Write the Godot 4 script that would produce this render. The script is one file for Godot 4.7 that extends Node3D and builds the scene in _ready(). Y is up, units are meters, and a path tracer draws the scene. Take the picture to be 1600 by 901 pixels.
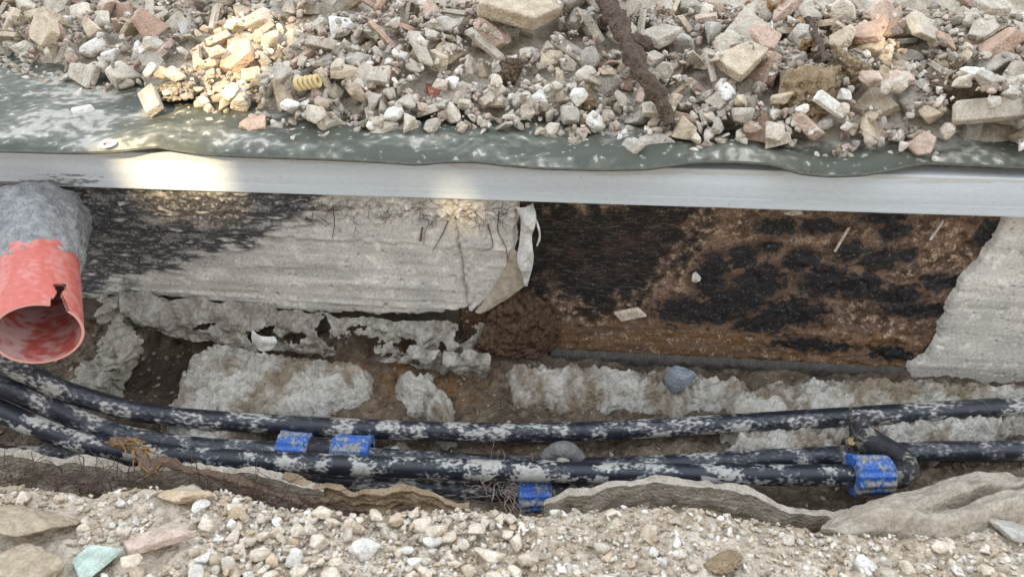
extends Node3D
# Trench beside a foundation wall: metal edging, tarpaulin and rubble above; pipes, torn membrane and gravel below.

const FOCAL := 1121.0      # in pixels of the 1600 x 901 photograph
var eye: Vector3
var cam_right: Vector3
var cam_up: Vector3
var cam_forward: Vector3
var rng := RandomNumberGenerator.new()
var taken := {}
var tex := {}
var mats := {}
var stone_kinds := {}

# ------------------------------------------------------------------ helpers: pixels to places
func ray(px: float, py: float) -> Vector3:
	return cam_forward + cam_right * ((px - 800.0) / FOCAL) - cam_up * ((py - 450.5) / FOCAL)

func on_y(px: float, py: float, y: float) -> Vector3:
	var d := ray(px, py)
	return eye + d * ((y - eye.y) / d.y)

func on_z(px: float, py: float, z: float) -> Vector3:
	var d := ray(px, py)
	return eye + d * ((z - eye.z) / d.z)

func line_y(points: Array, y: float) -> PackedVector3Array:
	var out := PackedVector3Array()
	for p in points:
		out.append(on_y(p[0], p[1], y))
	return out

func poly_z(points: Array, z: float) -> PackedVector2Array:
	var out := PackedVector2Array()
	for p in points:
		var w := on_z(p[0], p[1], z)
		out.append(Vector2(w.x, w.y))
	return out

func poly_y(points: Array, y: float) -> PackedVector2Array:
	var out := PackedVector2Array()
	for p in points:
		var w := on_y(p[0], p[1], y)
		out.append(Vector2(w.x, w.z))
	return out

func z_along(arr: PackedVector3Array, x: float) -> float:
	if x <= arr[0].x:
		return arr[0].z
	for i in range(1, arr.size()):
		if x <= arr[i].x:
			var t := (x - arr[i - 1].x) / maxf(arr[i].x - arr[i - 1].x, 0.0001)
			return lerpf(arr[i - 1].z, arr[i].z, t)
	return arr[arr.size() - 1].z

func sd_poly(p: Vector2, v: PackedVector2Array) -> float:   # negative inside
	var n := v.size()
	var d := (p - v[0]).length_squared()
	var s := 1.0
	var j := n - 1
	for i in n:
		var e := v[j] - v[i]
		var w := p - v[i]
		var b := w - e * clampf(w.dot(e) / maxf(e.length_squared(), 1e-9), 0.0, 1.0)
		d = minf(d, b.length_squared())
		var c1 := p.y >= v[i].y
		var c2 := p.y < v[j].y
		var c3 := e.x * w.y > e.y * w.x
		if (c1 and c2 and c3) or (not c1 and not c2 and not c3):
			s = -s
		j = i
	return s * sqrt(d)

# ------------------------------------------------------------------ helpers: noise, textures, materials
func noise(seed_: int, freq: float, oct := 4, kind := FastNoiseLite.TYPE_SIMPLEX_SMOOTH) -> FastNoiseLite:
	var n := FastNoiseLite.new()
	n.seed = seed_
	n.frequency = freq
	n.noise_type = kind
	n.fractal_type = FastNoiseLite.FRACTAL_FBM
	n.fractal_octaves = oct
	return n

func noise_bytes(w: int, h: int, seed_: int, freq: float, oct := 4, stretch_x := 1, stretch_y := 1, seamless := false) -> PackedByteArray:
	var n := noise(seed_, freq, oct)
	var im: Image
	if seamless:
		im = n.get_seamless_image(maxi(w / stretch_x, 8), maxi(h / stretch_y, 8))
	else:
		im = n.get_image(maxi(w / stretch_x, 8), maxi(h / stretch_y, 8))
	im.convert(Image.FORMAT_L8)
	if im.get_width() != w or im.get_height() != h:
		im.resize(w, h, Image.INTERPOLATE_CUBIC)
	return im.get_data()

func srgb(r: float, g: float, b: float) -> Color:
	return Color(r / 255.0, g / 255.0, b / 255.0)

func lin(r: float, g: float, b: float) -> Color:
	return srgb(r, g, b).srgb_to_linear()

func picture(w: int, h: int, bytes: PackedByteArray) -> ImageTexture:
	return ImageTexture.create_from_image(Image.create_from_data(w, h, false, Image.FORMAT_RGB8, bytes))

func mottle(name_: String, seed_: int, low: Color, high: Color, coarse: float, fine: float, speck := 0.0) -> ImageTexture:
	if tex.has(name_):
		return tex[name_]
	var s := 512
	var a := noise_bytes(s, s, seed_, coarse, 4, 1, 1, true)
	var b := noise_bytes(s, s, seed_ + 7, fine, 3, 1, 1, true)
	var out := PackedByteArray()
	out.resize(s * s * 3)
	for i in s * s:
		var t := clampf((a[i] - 128.0) / 150.0 + (b[i] - 128.0) / 200.0 + 0.5, 0.0, 1.0)
		var k := 1.0
		if speck > 0.0 and b[i] > 205:
			k = 1.0 + speck
		elif speck > 0.0 and b[i] < 52:
			k = 1.0 - speck
		out[i * 3] = int(clampf(lerpf(low.r, high.r, t) * k, 0.0, 1.0) * 255.0)
		out[i * 3 + 1] = int(clampf(lerpf(low.g, high.g, t) * k, 0.0, 1.0) * 255.0)
		out[i * 3 + 2] = int(clampf(lerpf(low.b, high.b, t) * k, 0.0, 1.0) * 255.0)
	tex[name_] = picture(s, s, out)
	return tex[name_]

func relief(name_: String, seed_: int, freq: float, oct: int) -> ImageTexture:
	if not tex.has(name_):
		var im := noise(seed_, freq, oct).get_seamless_image(512, 512)
		tex[name_] = ImageTexture.create_from_image(im)
	return tex[name_]

func mat(color: Color, rough: float, albedo: Texture2D = null, scale := 4.0, bump: Texture2D = null, depth := 0.2, world := false) -> StandardMaterial3D:
	var m := StandardMaterial3D.new()
	m.albedo_color = color
	m.roughness = rough
	m.metallic_specular = 0.35
	m.cull_mode = BaseMaterial3D.CULL_DISABLED
	if albedo or bump:
		m.uv1_triplanar = true
		m.uv1_world_triplanar = world
		m.uv1_scale = Vector3.ONE * scale
	if albedo:
		m.albedo_texture = albedo
	if bump:
		m.heightmap_enabled = true
		m.heightmap_texture = bump
		m.heightmap_scale = depth
	return m

func mat_uv(albedo: Texture2D, rough: float, bump: Texture2D = null, depth := 0.2) -> StandardMaterial3D:
	var m := StandardMaterial3D.new()
	m.albedo_texture = albedo
	m.roughness = rough
	m.metallic_specular = 0.35
	m.cull_mode = BaseMaterial3D.CULL_DISABLED
	if bump:
		m.heightmap_enabled = true
		m.heightmap_texture = bump
		m.heightmap_scale = depth
	return m

# ------------------------------------------------------------------ helpers: nodes
func numbered(called: String) -> String:
	var n: int = taken.get(called, 0)
	taken[called] = n + 1
	return called if n == 0 else "%s_%03d" % [called, n]

func tag(o: Node, label: String, category: String, group := "") -> Node:
	o.set_meta("label", label)
	o.set_meta("category", category)
	if group:
		o.set_meta("group", group)
	return o

func mesh_node(called: String, m: Mesh, material: Material, parent: Node = null) -> MeshInstance3D:
	var o := MeshInstance3D.new()
	o.mesh = m
	o.material_override = material
	if parent == null:
		o.name = numbered(called)
		add_child(o, true)
	else:
		o.name = called
		parent.add_child(o, true)
	return o

func base(called: String, at := Vector3.ZERO) -> Node3D:
	var o := Node3D.new()
	o.name = numbered(called)
	o.position = at
	add_child(o, true)
	return o

func structure(called: String, m: Mesh, material: Material) -> MeshInstance3D:
	var o := mesh_node(called, m, material)
	o.set_meta("kind", "structure")
	return o

func grid(nu: int, nv: int, pts: PackedVector3Array, uvs := PackedVector2Array(), cols := PackedColorArray(), keep := PackedByteArray()) -> ArrayMesh:
	var nor := PackedVector3Array()
	nor.resize(pts.size())
	for j in nv:
		for i in nu:
			var a := pts[j * nu + maxi(i - 1, 0)]
			var b := pts[j * nu + mini(i + 1, nu - 1)]
			var c := pts[maxi(j - 1, 0) * nu + i]
			var d := pts[mini(j + 1, nv - 1) * nu + i]
			nor[j * nu + i] = (d - c).cross(b - a).normalized()
	var idx := PackedInt32Array()
	for j in nv - 1:
		for i in nu - 1:
			if keep.size() and keep[j * nu + i] == 0:
				continue
			var q := j * nu + i
			idx.append_array(PackedInt32Array([q, q + 1, q + nu, q + 1, q + nu + 1, q + nu]))
	var arr := []
	arr.resize(Mesh.ARRAY_MAX)
	arr[Mesh.ARRAY_VERTEX] = pts
	arr[Mesh.ARRAY_NORMAL] = nor
	if uvs.size():
		arr[Mesh.ARRAY_TEX_UV] = uvs
	if cols.size():
		arr[Mesh.ARRAY_COLOR] = cols
	arr[Mesh.ARRAY_INDEX] = idx
	var m := ArrayMesh.new()
	m.add_surface_from_arrays(Mesh.PRIMITIVE_TRIANGLES, arr)
	return m

func ground_sheet(x0: float, x1: float, z0: float, z1: float, step: float, height: Callable, colour: Callable) -> ArrayMesh:
	var nu := int((x1 - x0) / step) + 1
	var nv := int((z1 - z0) / step) + 1
	var pts := PackedVector3Array()
	var cols := PackedColorArray()
	pts.resize(nu * nv)
	cols.resize(nu * nv)
	for j in nv:
		var z := z0 + (z1 - z0) * j / (nv - 1)
		for i in nu:
			var x := x0 + (x1 - x0) * i / (nu - 1)
			var y: float = height.call(x, z)
			pts[j * nu + i] = Vector3(x, y, z)
			cols[j * nu + i] = colour.call(x, z, y)
	return grid(nu, nv, pts, PackedVector2Array(), cols)

func wall_sheet(x0: float, x1: float, y0: float, y1: float, step: float, out_at: Callable) -> ArrayMesh:
	var nu := int((x1 - x0) / step) + 1
	var nv := int((y1 - y0) / step) + 1
	var pts := PackedVector3Array()
	var uvs := PackedVector2Array()
	pts.resize(nu * nv)
	uvs.resize(nu * nv)
	for j in nv:
		var v := float(j) / (nv - 1)
		var y := lerpf(y1, y0, v)
		for i in nu:
			var u := float(i) / (nu - 1)
			var x := lerpf(x0, x1, u)
			var z: float = out_at.call(x, y)
			pts[j * nu + i] = Vector3(x, y, z)
			uvs[j * nu + i] = Vector2(u, v)
	return grid(nu, nv, pts, uvs)

func curve(points: PackedVector3Array, step: float) -> PackedVector3Array:
	var c := Curve3D.new()
	c.bake_interval = step
	var n := points.size()
	for i in n:
		var t := (points[mini(i + 1, n - 1)] - points[maxi(i - 1, 0)]) / 6.0
		c.add_point(points[i], -t, t)
	return c.get_baked_points()

func tube(path: PackedVector3Array, radius: Callable, sides: int, rough := 0.0, seed_ := 1, caps := true) -> ArrayMesh:
	# radius.call(t) with t 0..1 along the path; rough shifts each vertex along its normal
	var n := path.size()
	var pts := PackedVector3Array()
	var uvs := PackedVector2Array()
	var nz := noise(seed_, 30.0, 3)
	var up := Vector3.UP
	var run := 0.0
	var rings := []
	for i in n:
		var d := (path[mini(i + 1, n - 1)] - path[maxi(i - 1, 0)]).normalized()
		var s := d.cross(up)
		if s.length() < 0.05:
			s = d.cross(Vector3.RIGHT)
		s = s.normalized()
		var u := s.cross(d).normalized()
		if i > 0:
			run += path[i].distance_to(path[i - 1])
		rings.append([path[i], s, u, run, float(i) / (n - 1)])
	if caps:
		rings.push_front([path[0], rings[0][1], rings[0][2], 0.0, -1.0])
		rings.push_back([path[n - 1], rings[n][1], rings[n][2], run, 2.0])
	for r in rings:
		var t: float = r[4]
		var rad: float = radius.call(clampf(t, 0.0, 1.0))
		if t < 0.0 or t > 1.0:
			rad *= 0.02
		for k in sides + 1:
			var a := TAU * k / sides
			var dir: Vector3 = r[1] * cos(a) + r[2] * sin(a)
			var p: Vector3 = r[0] + dir * rad
			if rough > 0.0:
				var q: Vector3 = r[0] + dir * rad
				p += dir * rough * nz.get_noise_3d(q.x, q.y, q.z)
			pts.append(p)
			uvs.append(Vector2(r[3], float(k) / sides))
	return grid(sides + 1, rings.size(), pts, uvs)

func add_tube(st: SurfaceTool, path: PackedVector3Array, r0: float, r1: float, sides := 5) -> void:
	var m := tube(path, func(t): return lerpf(r0, r1, t), sides)
	st.append_from(m, 0, Transform3D())

func box(size: Vector3) -> BoxMesh:
	var b := BoxMesh.new()
	b.size = size
	return b

# ------------------------------------------------------------------ stones
var ico_cache := {}
func ico(sub: int) -> Array:
	if ico_cache.has(sub):
		return ico_cache[sub]
	var t := (1.0 + sqrt(5.0)) / 2.0
	var v := [Vector3(-1, t, 0), Vector3(1, t, 0), Vector3(-1, -t, 0), Vector3(1, -t, 0), Vector3(0, -1, t), Vector3(0, 1, t), Vector3(0, -1, -t), Vector3(0, 1, -t), Vector3(t, 0, -1), Vector3(t, 0, 1), Vector3(-t, 0, -1), Vector3(-t, 0, 1)]
	for i in 12:
		v[i] = v[i].normalized()
	var f := [0, 11, 5, 0, 5, 1, 0, 1, 7, 0, 7, 10, 0, 10, 11, 1, 5, 9, 5, 11, 4, 11, 10, 2, 10, 7, 6, 7, 1, 8, 3, 9, 4, 3, 4, 2, 3, 2, 6, 3, 6, 8, 3, 8, 9, 4, 9, 5, 2, 4, 11, 6, 2, 10, 8, 6, 7, 9, 8, 1]
	for s in sub:
		var mid := {}
		var g := []
		for k in range(0, f.size(), 3):
			var m := []
			for e in 3:
				var a: int = f[k + e]
				var b: int = f[k + (e + 1) % 3]
				var key := mini(a, b) * 100000 + maxi(a, b)
				if not mid.has(key):
					mid[key] = v.size()
					v.append((v[a] + v[b]).normalized())
				m.append(mid[key])
			g.append_array([f[k], m[0], m[2], f[k + 1], m[1], m[0], f[k + 2], m[2], m[1], m[0], m[1], m[2]])
		f = g
	var fi := PackedInt32Array()
	for k in range(0, f.size(), 3):
		fi.append_array(PackedInt32Array([f[k], f[k + 2], f[k + 1]]))
	ico_cache[sub] = [PackedVector3Array(v), fi]
	return ico_cache[sub]

func stone_mesh(seed_: int, kind: String) -> ArrayMesh:
	var r := RandomNumberGenerator.new()
	r.seed = seed_
	var planes := []
	var power := 9.0
	var rough := 0.05
	var nf := 1.6
	var sub := 3
	if kind == "lump":
		for i in 11:
			var n := Vector3(r.randfn(), r.randfn(), r.randfn()).normalized()
			planes.append([n, r.randf_range(0.55, 1.0)])
		planes.append([Vector3.UP, 0.75])
		planes.append([Vector3.DOWN, 0.75])
		power = r.randf_range(11.0, 34.0)
		rough = 0.06
	elif kind == "chip":          # small angular gravel
		for i in 9:
			planes.append([Vector3(r.randfn(), r.randfn() * 1.3, r.randfn()).normalized(), r.randf_range(0.5, 0.95)])
		planes.append([Vector3.UP, 0.7])
		planes.append([Vector3.DOWN, 0.7])
		planes.append([Vector3.RIGHT, 1.0])
		planes.append([Vector3.LEFT, 1.0])
		power = 18.0
		rough = 0.05
		sub = 2
	elif kind == "shard":         # broken brick or tile: two flat faces, broken edges
		var th := r.randf_range(0.2, 0.36)
		planes.append([Vector3(r.randf_range(-0.06, 0.06), 1, 0).normalized(), th])
		planes.append([Vector3(0, -1, r.randf_range(-0.06, 0.06)).normalized(), th])
		var n := r.randi_range(4, 6)
		var a := r.randf() * TAU
		for i in n:
			a += TAU / n * r.randf_range(0.75, 1.25)
			planes.append([Vector3(cos(a), r.randf_range(-0.25, 0.25), sin(a)).normalized(), r.randf_range(0.55, 1.0)])
		power = 34.0
		rough = 0.035
		sub = 4
	elif kind == "bar":           # long broken strip of tile
		planes.append([Vector3(0.03, 1, 0).normalized(), 0.17])
		planes.append([Vector3(0, -1, 0.05).normalized(), 0.17])
		planes.append([Vector3(0.08, 0.1, 1).normalized(), r.randf_range(0.26, 0.36)])
		planes.append([Vector3(-0.08, -0.06, -1).normalized(), r.randf_range(0.26, 0.36)])
		planes.append([Vector3(1, 0.2, r.randf_range(-0.5, 0.5)).normalized(), 1.0])
		planes.append([Vector3(-1, -0.1, r.randf_range(-0.5, 0.5)).normalized(), 1.0])
		power = 34.0
		rough = 0.025
		sub = 4
	elif kind == "clod":          # crumbly lump of soil or old mortar
		for i in 9:
			planes.append([Vector3(r.randfn(), r.randfn(), r.randfn()).normalized(), r.randf_range(0.7, 1.0)])
		power = 7.0
		rough = 0.3
		nf = 2.2
		sub = 4
	var nz := noise(seed_ + 11, nf, 5)
	var ic := ico(sub)
	var dirs: PackedVector3Array = ic[0]
	var pts := PackedVector3Array()
	pts.resize(dirs.size())
	var lo := Vector3.ONE * 9.0
	var hi := -lo
	for i in dirs.size():
		var d := dirs[i]
		var s := 0.0
		for p in planes:
			var k: float = p[0].dot(d) / p[1]
			if k > 0.02:
				s += pow(k, power)
		var rad := pow(maxf(s, 1e-9), -1.0 / power)
		rad = minf(rad, 1.6)
		var q := d * rad
		rad *= 1.0 + rough * (nz.get_noise_3dv(q * 1.3) + 0.55 * nz.get_noise_3dv(q * 4.0))
		pts[i] = d * rad
		lo = lo.min(pts[i])
		hi = hi.max(pts[i])
	var mid := (lo + hi) / 2.0
	var ext := maxf(hi.x - lo.x, hi.z - lo.z)
	var idx: PackedInt32Array = ic[1]
	var nor := PackedVector3Array()
	nor.resize(pts.size())
	for i in pts.size():
		pts[i] = (pts[i] - mid) / ext
	for k in range(0, idx.size(), 3):
		var n := (pts[idx[k + 2]] - pts[idx[k]]).cross(pts[idx[k + 1]] - pts[idx[k]])
		nor[idx[k]] += n
		nor[idx[k + 1]] += n
		nor[idx[k + 2]] += n
	for i in nor.size():
		nor[i] = nor[i].normalized()
	var arr := []
	arr.resize(Mesh.ARRAY_MAX)
	arr[Mesh.ARRAY_VERTEX] = pts
	arr[Mesh.ARRAY_NORMAL] = nor
	arr[Mesh.ARRAY_INDEX] = idx
	var m := ArrayMesh.new()
	m.add_surface_from_arrays(Mesh.PRIMITIVE_TRIANGLES, arr)
	return m

# A bed of stones: a height map on which each stone comes to rest in turn.
class Bed:
	var x0: float
	var z0: float
	var cell := 0.008
	var nx: int
	var nz: int
	var h := PackedFloat32Array()
	var bare := PackedFloat32Array()
	func _init(ax0: float, ax1: float, az0: float, az1: float, f: Callable) -> void:
		x0 = ax0
		z0 = az0
		nx = int((ax1 - ax0) / cell) + 1
		nz = int((az1 - az0) / cell) + 1
		h.resize(nx * nz)
		for j in nz:
			for i in nx:
				h[j * nx + i] = f.call(x0 + i * cell, z0 + j * cell)
		bare = h.duplicate()
	func at(x: float, z: float) -> float:
		var i := clampi(int(round((x - x0) / cell)), 0, nx - 1)
		var j := clampi(int(round((z - z0) / cell)), 0, nz - 1)
		return h[j * nx + i]
	func heap(x: float, z: float) -> float:
		var i := clampi(int(round((x - x0) / cell)), 0, nx - 1)
		var j := clampi(int(round((z - z0) / cell)), 0, nz - 1)
		return h[j * nx + i] - bare[j * nx + i]
	func rest(x: float, z: float, r: float) -> float:
		var top := -9.0
		var sum := 0.0
		for k in 9:
			var a := TAU * k / 8.0
			var q := 0.0 if k == 8 else r * 0.75
			var y := at(x + cos(a) * q, z + sin(a) * q)
			top = maxf(top, y)
			sum += y
		return lerpf(sum / 9.0, top, 0.28)
	func slope(x: float, z: float, r: float) -> Vector3:
		return Vector3(at(x - r, z) - at(x + r, z), 2.0 * r, at(x, z - r) - at(x, z + r)).normalized()
	func press(x: float, z: float, r: float, centre: float, half: float) -> void:
		var c := int(ceil(r / cell))
		var ci := int(round((x - x0) / cell))
		var cj := int(round((z - z0) / cell))
		for dj in range(-c, c + 1):
			for di in range(-c, c + 1):
				var i := ci + di
				var j := cj + dj
				if i < 0 or j < 0 or i >= nx or j >= nz:
					continue
				var d := (di * di + dj * dj) * cell * cell / (r * r)
				if d < 1.0:
					h[j * nx + i] = maxf(h[j * nx + i], centre + half * sqrt(1.0 - d))

func settle(bed: Bed, x: float, z: float, size: Vector3, tumble: float, yaw := -1.0) -> Transform3D:
	var r := maxf(size.x, size.z) * 0.5
	var n := bed.slope(x, z, r)
	n = (n + Vector3(rng.randfn(), 0, rng.randfn()) * tumble).normalized()
	var side := Vector3.RIGHT.rotated(Vector3.UP, rng.randf() * TAU if yaw < 0.0 else yaw)
	var fwd := side.cross(n).normalized()
	side = n.cross(fwd).normalized()
	var y := bed.rest(x, z, r) + size.y * 0.26
	bed.press(x, z, r * 0.92, y - size.y * 0.06, size.y * 0.42)
	return Transform3D(Basis(side, n, fwd).scaled_local(size), Vector3(x, y, z))

# ------------------------------------------------------------------ the place
var toe_line: PackedVector3Array       # where the rubble heap ends on the tarpaulin
var lip_line: PackedVector3Array       # front edge of the tarpaulin
var bank_line: PackedVector3Array      # trench edge of the gravel bank
var n_big: FastNoiseLite
var n_mid: FastNoiseLite
var n_fine: FastNoiseLite
var rust_spots := []

func heap_height(x: float, z: float) -> float:
	var back := z_along(toe_line, x) - z
	var y := 0.004
	if back > 0.0:
		y += minf(back * 0.2, 0.3) * (1.0 - exp(-back * 14.0)) + n_mid.get_noise_2d(x, z) * 0.02 * minf(back * 6.0, 1.0)
	return y

func floor_height(x: float, z: float) -> float:
	var y := -0.557 + n_big.get_noise_2d(x, z) * 0.022 + n_mid.get_noise_2d(x + 9.0, z) * 0.014 + n_fine.get_noise_2d(x, z) * 0.007
	y += lerpf(0.045, 0.0, smoothstep(0.0, 0.15, x)) * exp(-maxf(z + 0.03, 0.0) / 0.045)          # soil piled against the wall
	y += 0.03 * smoothstep(0.3, 0.42, z)
	return y

func bank_height(x: float, z: float) -> float:
	var d := z - z_along(bank_line, x) + n_mid.get_noise_2d(x * 1.7, 3.0) * 0.012
	var y := -0.335 + 0.34 * minf(maxf(d, 0.0), 0.5) + n_big.get_noise_2d(x, z + 5.0) * 0.02 + n_mid.get_noise_2d(x, z) * 0.01 + n_fine.get_noise_2d(x, z) * 0.005
	if d < 0.0:
		y = lerpf(y, -0.6, smoothstep(0.0, 0.055, -d))
	return y

func concrete_texture(name_: String, x0: float, x1: float, y0: float, y1: float, w: int, h: int, seed_: int, tar: PackedVector2Array, warm: Color, cool: Color) -> ImageTexture:
	var low := noise_bytes(w, h, seed_, 0.006, 4)
	var streak := noise_bytes(w, h, seed_ + 1, 0.03, 4, 12, 1)
	var fine := noise_bytes(w, h, seed_ + 2, 0.12, 4)
	var brush := noise_bytes(w, h, seed_ + 3, 0.035, 5, 3, 1)
	var patch := noise_bytes(w, h, seed_ + 4, 0.018, 4)
	var sd := PackedFloat32Array()
	var lw := w / 10 + 1
	var lh := h / 10 + 1
	var small := Image.create(lw, lh, false, Image.FORMAT_RF)
	for j in lh:
		for i in lw:
			var p := Vector2(lerpf(x0, x1, float(i) / (lw - 1)), lerpf(y1, y0, float(j) / (lh - 1)))
			small.set_pixel(i, j, Color(sd_poly(p, tar) if tar.size() > 2 else 1.0, 0, 0))
	small.resize(w, h, Image.INTERPOLATE_BILINEAR)
	sd = small.get_data().to_float32_array()
	var out := PackedByteArray()
	out.resize(w * h * 3)
	for j in h:
		for i in w:
			var q := j * w + i
			var t := clampf(0.5 + (low[q] - 128.0) / 140.0 + (streak[q] - 128.0) / 190.0, 0.0, 1.0)
			var c := warm.lerp(cool, t)
			var k := 1.0 + (fine[q] - 128.0) / 1100.0 + (streak[q] - 128.0) / 900.0
			if fine[q] < 50 and patch[q] < 120:
				k *= 0.74
			if patch[q] > 168:
				k *= 1.0 + minf((patch[q] - 168.0) / 300.0, 0.1)
			c = Color(c.r * k, c.g * k, c.b * k)
			var m := smoothstep(0.02, -0.035, sd[q] + (brush[q] - 128.0) / 2600.0 + (low[q] - 128.0) / 3000.0)
			m *= clampf(1.25 + (brush[q] - 150.0) / 55.0 + m * 0.9, 0.0, 1.0)
			if m > 0.0:
				var tarc := srgb(58, 57, 58).lerp(srgb(124, 121, 117), clampf((brush[q] - 112.0) / 80.0 + (fine[q] - 128.0) / 190.0, 0.0, 1.0))
				if fine[q] > 186 and brush[q] > 125:
					tarc = srgb(160, 156, 150)
				c = c.lerp(tarc, m * 0.94)
			out[q * 3] = int(clampf(c.r, 0.0, 1.0) * 255.0)
			out[q * 3 + 1] = int(clampf(c.g, 0.0, 1.0) * 255.0)
			out[q * 3 + 2] = int(clampf(c.b, 0.0, 1.0) * 255.0)
	if tar.size() > 2:
		var r := RandomNumberGenerator.new()
		r.seed = 4
		for k in 2600:
			var i := r.randf_range(0.0, w * 0.7)
			var j := r.randf_range(0.0, h - 1.0)
			if sd[int(j) * w + int(i)] < -0.004:
				scratch(out, w, h, i, j, r, srgb(168, 163, 155), 0.45)
	return picture(w, h, out)

func tar_texture(x0: float, x1: float, y0: float, y1: float, w: int, h: int) -> ImageTexture:
	# brown rusty coating with black tar splotches, scratched black at the left
	var low := noise_bytes(w, h, 301, 0.012, 4)
	var mid := noise_bytes(w, h, 302, 0.035, 4)
	var fine := noise_bytes(w, h, 303, 0.13, 4)
	var streak := noise_bytes(w, h, 304, 0.11, 4, 5, 1)
	var band := noise_bytes(w, h, 305, 0.04, 4, 8, 1)
	var spots := []
	for s in [[1070, 485, 45, 18], [1110, 492, 45, 14], [1150, 470, 50, 22], [1190, 440, 40, 26], [1240, 490, 50, 20], [1290, 440, 38, 26], [1340, 445, 40, 20], [1375, 405, 30, 18], [1400, 462, 40, 16], [1430, 485, 50, 12], [1465, 440, 30, 14], [1330, 392, 22, 16], [1250, 405, 30, 18], [1285, 352, 40, 12], [1400, 362, 22, 14], [1420, 398, 16, 12], [1215, 352, 34, 14], [1110, 432, 24, 36], [1160, 400, 24, 18], [1490, 440, 20, 10], [1455, 484, 40, 9], [1385, 342, 40, 8], [1190, 508, 46, 12], [1542, 362, 16, 22], [1465, 545, 18, 30], [1270, 540, 60, 9], [1395, 555, 40, 10], [1200, 384, 22, 10]]:
		var a := on_z(s[0], s[1], -0.055)
		var b := on_z(s[0] + s[2], s[1], -0.055)
		var c := on_z(s[0], s[1] + s[3], -0.055)
		spots.append([a.x, a.y, 1.0 / maxf(b.x - a.x, 0.005), 1.0 / maxf(a.y - c.y, 0.005)])
	var black := poly_z([[780, 300], [1095, 310], [1090, 370], [1045, 430], [1010, 470], [930, 487], [850, 470], [780, 470]], -0.055)
	var tan_top := on_z(1150, 508, -0.055).y
	var lw := w / 6 + 1
	var lh := h / 6 + 1
	var small := Image.create(lw, lh, false, Image.FORMAT_RGBF)
	for j in lh:
		for i in lw:
			var p := Vector2(lerpf(x0, x1, float(i) / (lw - 1)), lerpf(y1, y0, float(j) / (lh - 1)))
			var best := 0.0
			for s in spots:
				var dx: float = (p.x - s[0]) * s[2]
				var dy: float = (p.y - s[1]) * s[3]
				best = maxf(best, exp(-(dx * dx + dy * dy) * 0.75) * 1.15)
			small.set_pixel(i, j, Color(best, sd_poly(p, black), p.y))
	small.resize(w, h, Image.INTERPOLATE_BILINEAR)
	var field := small.get_data().to_float32_array()
	var out := PackedByteArray()
	out.resize(w * h * 3)
	var brown := [srgb(130, 105, 85), srgb(88, 70, 57), srgb(166, 144, 120), srgb(118, 94, 83)]
	for q in w * h:
		var a := (low[q] - 128.0) / 128.0
		var b := (mid[q] - 128.0) / 128.0
		var f := (fine[q] - 128.0) / 128.0
		var c: Color = brown[0].lerp(brown[1], clampf(0.5 - a * 1.2 - b, 0.0, 1.0))
		c = c.lerp(brown[2], clampf(b * 1.6 + f * 0.9 - 0.15, 0.0, 1.0))
		c = c.lerp(brown[3], clampf(a * 1.1 - 0.1, 0.0, 0.8))
		var y := field[q * 3 + 2]
		var low_band := smoothstep(0.015, -0.02, y - tan_top + a * 0.02)
		if low_band > 0.0:
			var d := (band[q] - 128.0) / 128.0
			var c2 := srgb(134, 110, 88).lerp(srgb(112, 82, 54), clampf(0.35 + d * 1.3, 0.0, 1.0)).lerp(srgb(74, 58, 48), clampf(-d * 1.3 - 0.1 + f * 0.3, 0.0, 0.8))
			c = c.lerp(c2, low_band * 0.85)
		c = c * (1.0 + f * 0.24)
		if b + f * 0.7 > 0.62:
			c = c.lerp(srgb(196, 180, 158), 0.75)
		var spot := smoothstep(0.4, 0.66, minf(field[q * 3], 1.0) + b * 0.5 + a * 0.1 + f * 0.32)
		spot = maxf(spot, smoothstep(0.6, 0.74, -a * 0.7 - b * 0.6 + f * 0.25) * 0.7)
		c = c.lerp(srgb(33, 32, 34).lerp(srgb(70, 67, 64), clampf(b * 0.6 + f * 0.7, 0.0, 0.6)), spot * 0.95)
		var blk := smoothstep(0.05, -0.06, field[q * 3 + 1] + b * 0.05 + a * 0.05)
		if blk > 0.0:
			var d2 := srgb(34, 31, 30).lerp(srgb(60, 46, 41), clampf(a * 1.4, 0.0, 1.0))
			if streak[q] > 170:
				d2 = d2.lerp(srgb(96, 88, 80), clampf((streak[q] - 170.0) / 60.0 + f * 0.3, 0.0, 0.6))
			c = c.lerp(d2, blk * 0.95)
		if f > 0.62:
			c = c.lerp(srgb(176, 168, 156), 0.55)
		out[q * 3] = int(clampf(c.r, 0.0, 1.0) * 255.0)
		out[q * 3 + 1] = int(clampf(c.g, 0.0, 1.0) * 255.0)
		out[q * 3 + 2] = int(clampf(c.b, 0.0, 1.0) * 255.0)
	var r := RandomNumberGenerator.new()
	r.seed = 9
	for k in 1500:
		var i := r.randf_range(0.0, w * 0.42)
		var j := r.randf_range(0.0, h * 0.72)
		if field[(int(j) * w + int(i)) * 3 + 1] > -0.01:
			continue
		scratch(out, w, h, i, j, r, srgb(138, 130, 118), 0.5)
	for k in 500:
		scratch(out, w, h, r.randf_range(w * 0.3, w * 0.95), r.randf_range(0.0, h * 0.8), r, srgb(176, 158, 136), 0.4)
	return picture(w, h, out)

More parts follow.
